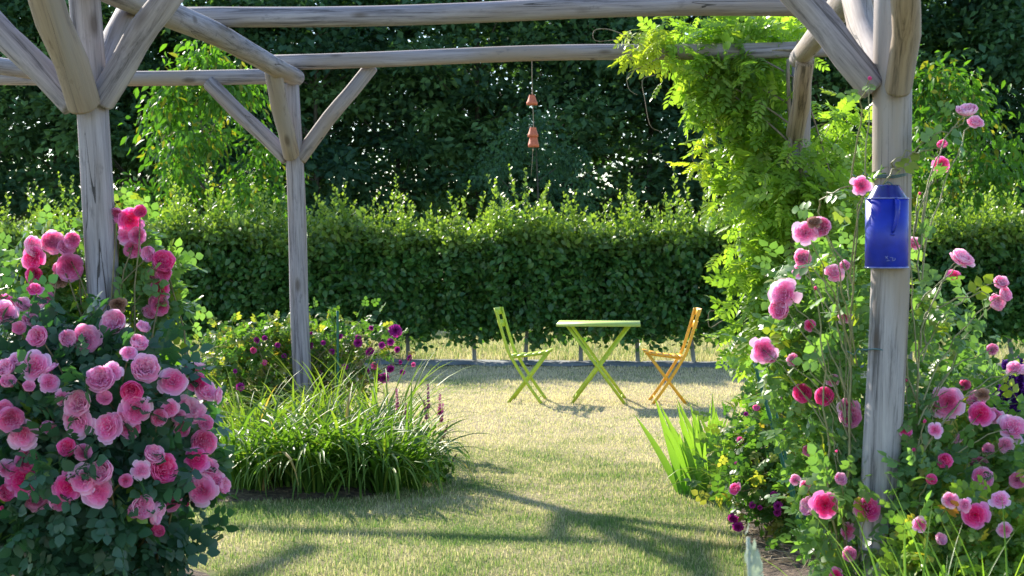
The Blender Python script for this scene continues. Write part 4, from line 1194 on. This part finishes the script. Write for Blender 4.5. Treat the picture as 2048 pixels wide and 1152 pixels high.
# ------------------------------------------------------------------ climbing pink rose on the right post
RB = [(1640, 560, 60, 5.75), (1590, 600, 45, 5.8), (1660, 650, 70, 5.7), (1600, 680, 60, 5.75), (1650, 740, 75, 5.65), (1580, 740, 45, 5.8), (1680, 830, 60, 5.5), (1620, 850, 60, 5.7), (1690, 920, 55, 5.45), (1650, 980, 60, 5.5), (1700, 700, 42, 5.45),
      (1690, 570, 38, 5.6), (1690, 500, 28, 5.5), (1660, 1060, 60, 5.45), (1700, 1130, 55, 5.3), (1690, 1000, 60, 5.3)]
RBR = [(1850, 900, 62, 5.3), (1880, 830, 50, 5.5), (1840, 780, 32, 5.4), (1930, 870, 55, 5.5), (1850, 1000, 65, 5.15), (1920, 980, 60, 5.3), (1990, 900, 60, 5.5), (2020, 820, 45, 5.6), (1860, 640, 32, 5.6), (1890, 690, 30, 5.7), (1840, 590, 24, 5.5), (1840, 1100, 70, 5.1), (1970, 800, 40, 5.6), (2040, 960, 60, 5.3), (1900, 750, 34, 5.7), (1950, 740, 30, 5.8)]
bl, blr = Blobs(RB), Blobs(RBR)
rose3 = empty('climbing_rose', on_ground(1700, 5.3)); tag(rose3, 'loose climbing rose with pink blooms, tied to the post with the blue can', 'climbing rose')
RBLOOM = [(1935,228,42,'p'),(1950,246,30,'p'),(1738,160,20,'b'),(1885,292,22,'h'),(1882,330,30,'h'),(1722,371,34,'p'),(1838,388,14,'h'),(1611,466,42,'p'),(1643,456,42,'k'),(1604,518,36,'k'),(1600,541,28,'p'),(1828,488,26,'p'),(1922,520,48,'p'),(1908,553,24,'h'),(1570,588,52,'p'),(1563,618,44,'p'),(1668,548,36,'p'),(1690,533,22,'p'),(1690,632,26,'p'),(1633,578,18,'b'),(2000,568,30,'k'),(2005,590,32,'p'),(1988,608,36,'p'),(1527,700,46,'p'),(1540,712,30,'k'),(1813,762,16,'h'),(1804,782,15,'h'),(1607,785,40,'h'),(1650,793,40,'h'),(1697,815,40,'p'),(1702,836,46,'k'),(1985,700,24,'k'),(1895,806,56,'p'),(1880,790,30,'k'),(1955,800,38,'p'),(1960,828,42,'h'),(2024,858,52,'p'),(2010,890,32,'p'),(1886,922,34,'h'),(1958,932,42,'k'),(1962,958,46,'p'),(1650,1010,46,'h'),(1622,1014,40,'k'),(1735,1018,46,'h'),(1695,1062,30,'p'),(1758,1065,22,'k'),(2030,738,30,'p'),(2045,745,30,'k'),(1812,862,22,'h'),(1850,845,18,'h'),(1820,870,18,'p'),(1610,970,20,'p'),(1675,905,14,'h'),(1725,868,14,'b'),(1950,1030,46,'h'),(1930,1010,26,'p'),(1672,1150,24,'h'),(1762,985,16,'b'),(1870,860,26,'p'),(1915,880,22,'k'),(1990,830,30,'p'),(1930,770,24,'p'),(1862,960,24,'h'),(1900,1000,30,'p'),(2000,1000,34,'p'),(2035,960,34,'k'),(1840,1050,26,'p'),(1620,650,20,'h'),(1588,720,26,'p'),(1640,700,18,'b'),(1665,760,22,'p'),(1618,900,24,'p'),(1680,960,26,'k'),(1590,960,20,'p'),(1975,900,26,'k'),(1830,900,18,'b'),(1700,1110,30,'p'),(2010,1060,28,'p'),(1880,1080,26,'k'),(1610,1090,18,'h')]
tips = []
side = []
for i, (px, py, s, k) in enumerate(RBLOOM):
    B_ = bl if px < 1775 else blr
    D, j = B_.front(px, py, 5.4); D = min(D, 5.6) - .07
    if py > 990 and px > 1775: D = 4.86
    if py < 500: D = 5.12 if px < 1800 else 5.35
    p = at(px, py, D); rad = s / 2 / F * D * .98
    me = {'p': random.choice(B_RLOOSE * 2 + B_PINK[1:2] + B_PALE[:1]), 'k': random.choice(B_PALE), 'h': random.choice(B_HOT[:2]), 'b': B_BUD[0]}[k]
    if s < 19: me = B_BUD[0]
    put_bloom(rose3, me, p, rad, axis_for(p, B_.c[j], j=.4, face=1.1)); tips.append((p, px, py))
for q_ in (at(1628, 446, 5.08), at(1965, 790, 5.2)): put_bloom(rose3, B_OLD[0], q_, .020, (-.2, -.6, .5))
# leafy canes reaching each bloom
cb, lf_p, lf_d = MB(), [], []
for (p, px, py) in tips:
    if px < 1775: base = at(1715 - 25 * rng.random(), min(py + 150 + 150 * rng.random(), 1250), 5.3)
    else: base = at(1830 + 20 * rng.random(), min(py + 140 + 160 * rng.random(), 1250), 5.2)
    bulge = (0, -.02, .10) if px < 1775 else (-.03, 0, .10)
    P = bez(base, tuple(p), bulge, 10); P[1:-1] += rng.normal(size=(8, 3)) * .005
    cb.tube(P, np.linspace(.0032, .0018, 10), 6, False)
    m_ = 6 if py > 460 else 1; idx = rng.integers(2, 9, m_); lf_p.append(P[idx] + rng.normal(size=(m_, 3)) * .012); lf_d.append(rdir(m_))
for (pts, r) in (([(1700, 1250), (1690, 1000), (1705, 800), (1700, 620), (1705, 520), (1722, 400), (1735, 280), (1740, 170)], .006), ([(1690, 1250), (1660, 1000), (1650, 800), (1640, 640), (1612, 480)], .006),
                 ([(1840, 1250), (1835, 1000), (1850, 850), (1815, 740), (1830, 620), (1880, 560), (1925, 530)], .007), ([(1835, 1100), (1830, 900), (1845, 660), (1900, 600), (1995, 585)], .006), ([(1700, 560), (1640, 420), (1680, 375), (1722, 372)], .004),
                 ([(1760, 420), (1790, 320), (1850, 300), (1885, 295)], .004), ([(1765, 370), (1830, 300), (1900, 260), (1935, 235)], .004), ([(1720, 1200), (1760, 1050), (1790, 860), (1840, 800)], .006)):
    P = np.array(curve([tuple(at(x, y, 5.16 if y < 420 else 5.3)) for x, y in pts], 20)); P[1:-1] += rng.normal(size=(18, 3)) * .006; cb.tube(P, np.linspace(r * .75, .002, 20), 7, False)
    m_ = 12 if pts[-1][1] > 420 else 4; idx = rng.integers(6, 20, m_); lf_p.append(P[idx] + rng.normal(size=(m_, 3)) * .015); lf_d.append(rdir(m_))
link('canes', cb.mesh('canes', M['cane_green'], True), None, rose3, world=True)
lf_p.append(np.array([tuple(at(x, y, 5.1)) for x, y in ((1770, 330), (1745, 350), (1790, 350), (1752, 366), (1880, 220), (1860, 270), (1830, 300))])); lf_d.append(np.tile([[0, -.4, .1]], (7, 1)))
EX = (np.concatenate(lf_p), np.concatenate(lf_d))
foliage(bl, 1050, ROSE5, .088, 'roseleaf2', clump=230, crad=.045, young=.10, bias=2.2, extra=EX, parent=rose3)
foliage(blr, 950, ROSE5, .086, 'roseleaf2', clump=230, crad=.05, young=.12, bias=2.2, parent=rose3, name='side_foliage')

# small-leaved crimson rose in front of the right bed
SB = [(1500, 860, 45, 7.6), (1540, 830, 42, 7.8), (1590, 850, 55, 7.7), (1480, 930, 45, 7.4), (1540, 920, 60, 7.5), (1600, 940, 60, 7.4), (1500, 990, 45, 7.2), (1570, 990, 55, 7.2), (1630, 900, 50, 7.6), (1620, 1010, 40, 7.1), (1560, 780, 30, 7.9), (1650, 1060, 40, 6.8)]
bl = Blobs(SB); rose4 = empty('shrub_rose', on_ground(1560, 7.35)); tag(rose4, 'airy small-leaved shrub rose with ragged crimson-purple blooms at the edge of the right bed', 'shrub rose')
tips = []
for i, (px, py, s) in enumerate([(1480, 880, 18), (1474, 928, 15), (1466, 1035, 28), (1476, 1052, 30), (1625, 1085, 34), (1548, 990, 20), (1556, 1012, 24), (1555, 1025, 20), (1512, 818, 14), (1492, 828, 12), (1572, 862, 16), (1505, 1010, 18), (1470, 978, 20), (1660, 1020, 26), (1570, 797, 18), (1520, 1015, 14)]):
    D, j = bl.front(px, py, 7.3); D = min(D, 7.6) - .02; p = at(px, py, D)
    put_bloom(rose4, (random.choice(B_HOT) if i in (0, 12, 8) else random.choice(B_MAG)), p, s / 2 / F * D * 1.1, axis_for(p, bl.c[j])); tips.append(tuple(p))
foliage(bl, 1500, ROSE5, .075, 'roseleaf3', clump=280, crad=.05, young=.14, bias=2.4, young_out=.4, parent=rose4)
canes(rose4, [on_ground(1560, 7.4), on_ground(1620, 7.3)], tips + list(bl.sample(40)[0]), 'cane', r0=.005, r1=.0018)

# mixed planting right of the post
YB = [(1850, 1080, 60, 5.0), (1920, 1060, 60, 5.0), (1990, 1050, 65, 5.05), (1880, 1150, 80, 4.9), (1980, 1150, 80, 4.9), (2050, 1080, 60, 5.0), (1830, 1180, 60, 4.95), (2060, 1180, 80, 4.9), (1930, 1240, 120, 5.0), (2030, 1000, 40, 5.1)]
bl = Blobs(YB); r5 = empty('yellowing_shrub', on_ground(1950, 5.0)); tag(r5, 'low shrub with yellow-green and rusty orange leaves at the foot of the right post', 'shrub')
foliage(bl, 1500, ROSE5, .072, 'yellowleaf', clump=240, crad=.06, young=.13, bias=2.6, parent=r5)
canes(r5, [on_ground(1900, 5.0), on_ground(1990, 5.0)], list(bl.sample(40)[0]), 'cane', r0=.005)
PB = [(2010, 925, 45, 6.3), (2050, 900, 40, 6.4), (1960, 930, 30, 6.4), (2040, 980, 60, 6.3), (1940, 1000, 70, 6.5), (2000, 1080, 90, 6.4), (2080, 960, 60, 6.4), (1890, 960, 60, 6.6)]
bl = Blobs(PB); r6 = empty('petunia_bush', on_ground(2020, 6.3)); tag(r6, 'dark leafy plant with deep violet flowers low at the right edge', 'flowering plant')
foliage(bl, 900, LEAF_ROUND, .07, 'roseleaf', clump=200, crad=.05, bias=2.6, parent=r6)
for (px, py, s) in ((1990, 918, 26), (2010, 928, 28), (2030, 915, 26), (2022, 945, 22), (2046, 930, 26), (1975, 940, 20), (2044, 905, 20)):
    D, j = bl.front(px, py, 6.3); p = at(px, py, min(D, 6.4) - .02); put_bloom(r6, B_PUR[0], p, s / 2 / F * D, axis_for(p, bl.c[j]))
MBk = [(1860, 780, 60, 9.0), (1930, 770, 60, 9.2), (2000, 800, 70, 9.0), (1850, 860, 70, 8.6), (1930, 850, 80, 8.6), (2030, 870, 80, 8.6), (1680, 820, 70, 9.2), (1840, 720, 34, 9.4), (1660, 900, 80, 8.6), (1760, 860, 70, 8.8)]
bl = Blobs(MBk); r7 = empty('leafy_shrub', on_ground(1900, 8.9)); tag(r7, 'mid-green leafy shrub filling the bed behind the right post', 'shrub')
foliage(bl, 2300, LEAF, .075, 'roseleaf3', clump=420, crad=.07, bias=2.8, parent=r7, young=.12)
canes(r7, [on_ground(1900, 8.9), on_ground(1700, 8.9)], list(bl.sample(60)[0]), 'cane', r0=.006)
# tall pale grass blades in the lower right, near the lens
clump('ornamental_grass', 1960, 4.3, 80, .50, .80, .009, .45, .9, 'iris', 'tall pale green grass blades rising in the lower right corner', 'ornamental grass', 'tall grass tufts low on the right', multi=[(-.15, 0), (.12, .05)], foot=.15)
clump('ornamental_grass', 1830, 4.5, 34, .45, .66, .008, .6, 1.4, 'iris', 'tall grass tuft arching low beside the foot of the right post', 'ornamental grass', 'tall grass tufts low on the right', foot=.12)
clump('ornamental_grass', 2060, 5.9, 60, .6, 1.0, .018, .8, 1.7, 'lily', 'broad strappy green blades arching at the right edge under the roses', 'ornamental grass', foot=.12)
# silvery stem close to the lens
root = empty('silver_stem', on_ground(1520, 3.1)); tag(root, 'blurred silvery felt-leaved stem close to the lens at the bottom', 'silver plant')
b = MB(); P = bez(at(1530, 1900, 3.1), at(1496, 1075, 3.1), (0, 0, 0), 10); b.tube(P, np.linspace(.006, .004, 10), 7)
link('stem', b.mesh('stem', M['silver'], True), None, root, world=True)
b = MB(); m_ = 30; t = rng.random(m_) ** .8; q = np.array([tuple(at(1496 + 34 * k, 1070 + 200 * k, 3.1)) for k in t]) + rng.normal(size=(m_, 3)) * (.006, .006, .002); a = rng.random(m_) * 6.28
b.add_many(*LEAF_LONG, q, frames(np.stack([np.cos(a) * .5, np.sin(a) * .5, 1.0 + 0 * a], 1), np.stack([np.cos(a), np.sin(a), 0.3 + 0 * a], 1)), .030 + .028 * t)
link('leaves', b.mesh('leaves', M['silver']), None, root, world=True)
# low weeds under the big rose
clump('grass_tuft', 30, 5.7, 120, .12, .35, .006, 1.0, 1.6, 'iris', 'bright grass tuft at the lower left under the pink rose', 'grass tuft', foot=.3)

# dry straw litter on the bare soil of the right bed
b = MB()
for k in range(420):
    q = ground(rng.uniform(1500, 1690), rng.uniform(1030, 1150)); a = rng.random() * 3.14; L = .04 + .12 * rng.random()
    d = np.array([math.cos(a), math.sin(a), rng.normal() * .15]); c = np.array([q.x, q.y, .038 + .02 * rng.random()])
    P = bez(c - d * L / 2, c + d * L / 2, rng.normal(size=3) * (.02, .02, .01), 5); P[:, 2] = np.maximum(P[:, 2], .03)
    b.tube(P, .0016, 4, False, rng.random(), 0)
m, n, l, p = newmat('dry_straw'); l.new(mixc(n, l, attr(n, 'rnd'), (.22, .15, .08), (.50, .40, .26)), p.inputs['Base Color']); p.inputs['Roughness'].default_value = .9
tag(link('straw_litter', b.mesh('straw_litter', m)), 'dry straw and dead stems littering the bare soil of the right bed', 'litter', kind='stuff')

# ------------------------------------------------------------------ stakes
def stake(a, c, r, label):
    b = MB(); a, c = np.array(tuple(a)), np.array(tuple(c)); P = [a + (c - a) * t for t in np.linspace(0, 1, 24)]
    rad = [r * (1.18 if k % 2 else 1.0) for k in range(24)]; P2 = [p - a for p in P]
    b.tube(P2, rad, 10); o = link('garden_stake', b.mesh('garden_stake', M['stake'], True)); o.location = a; tag(o, label, 'garden stake', 'green plant stakes')
stake(at(1590, 1010, 7.0), at(1510, 728, 7.0), .008, 'leaning green stake beside the wisteria, top clear of the leaves')
stake(at(1600, 1040, 6.9), at(1540, 770, 6.9), .006, 'thinner grey-green stake leaning parallel beside the green one')
stake(ground(1632, 1128), at(1600, 985, 6.85), .009, 'short green stake low in the bed, left of the crimson pompom rose')
stake(ground(1618, 1140), at(1590, 1000, 6.75), .007, 'second short green stake crossing at the foot of the crimson pompom rose')
stake(on_ground(676, 10.9), at(675, 622, 10.9), .008, 'upright thin green stake above the magenta rose right of the slim post')
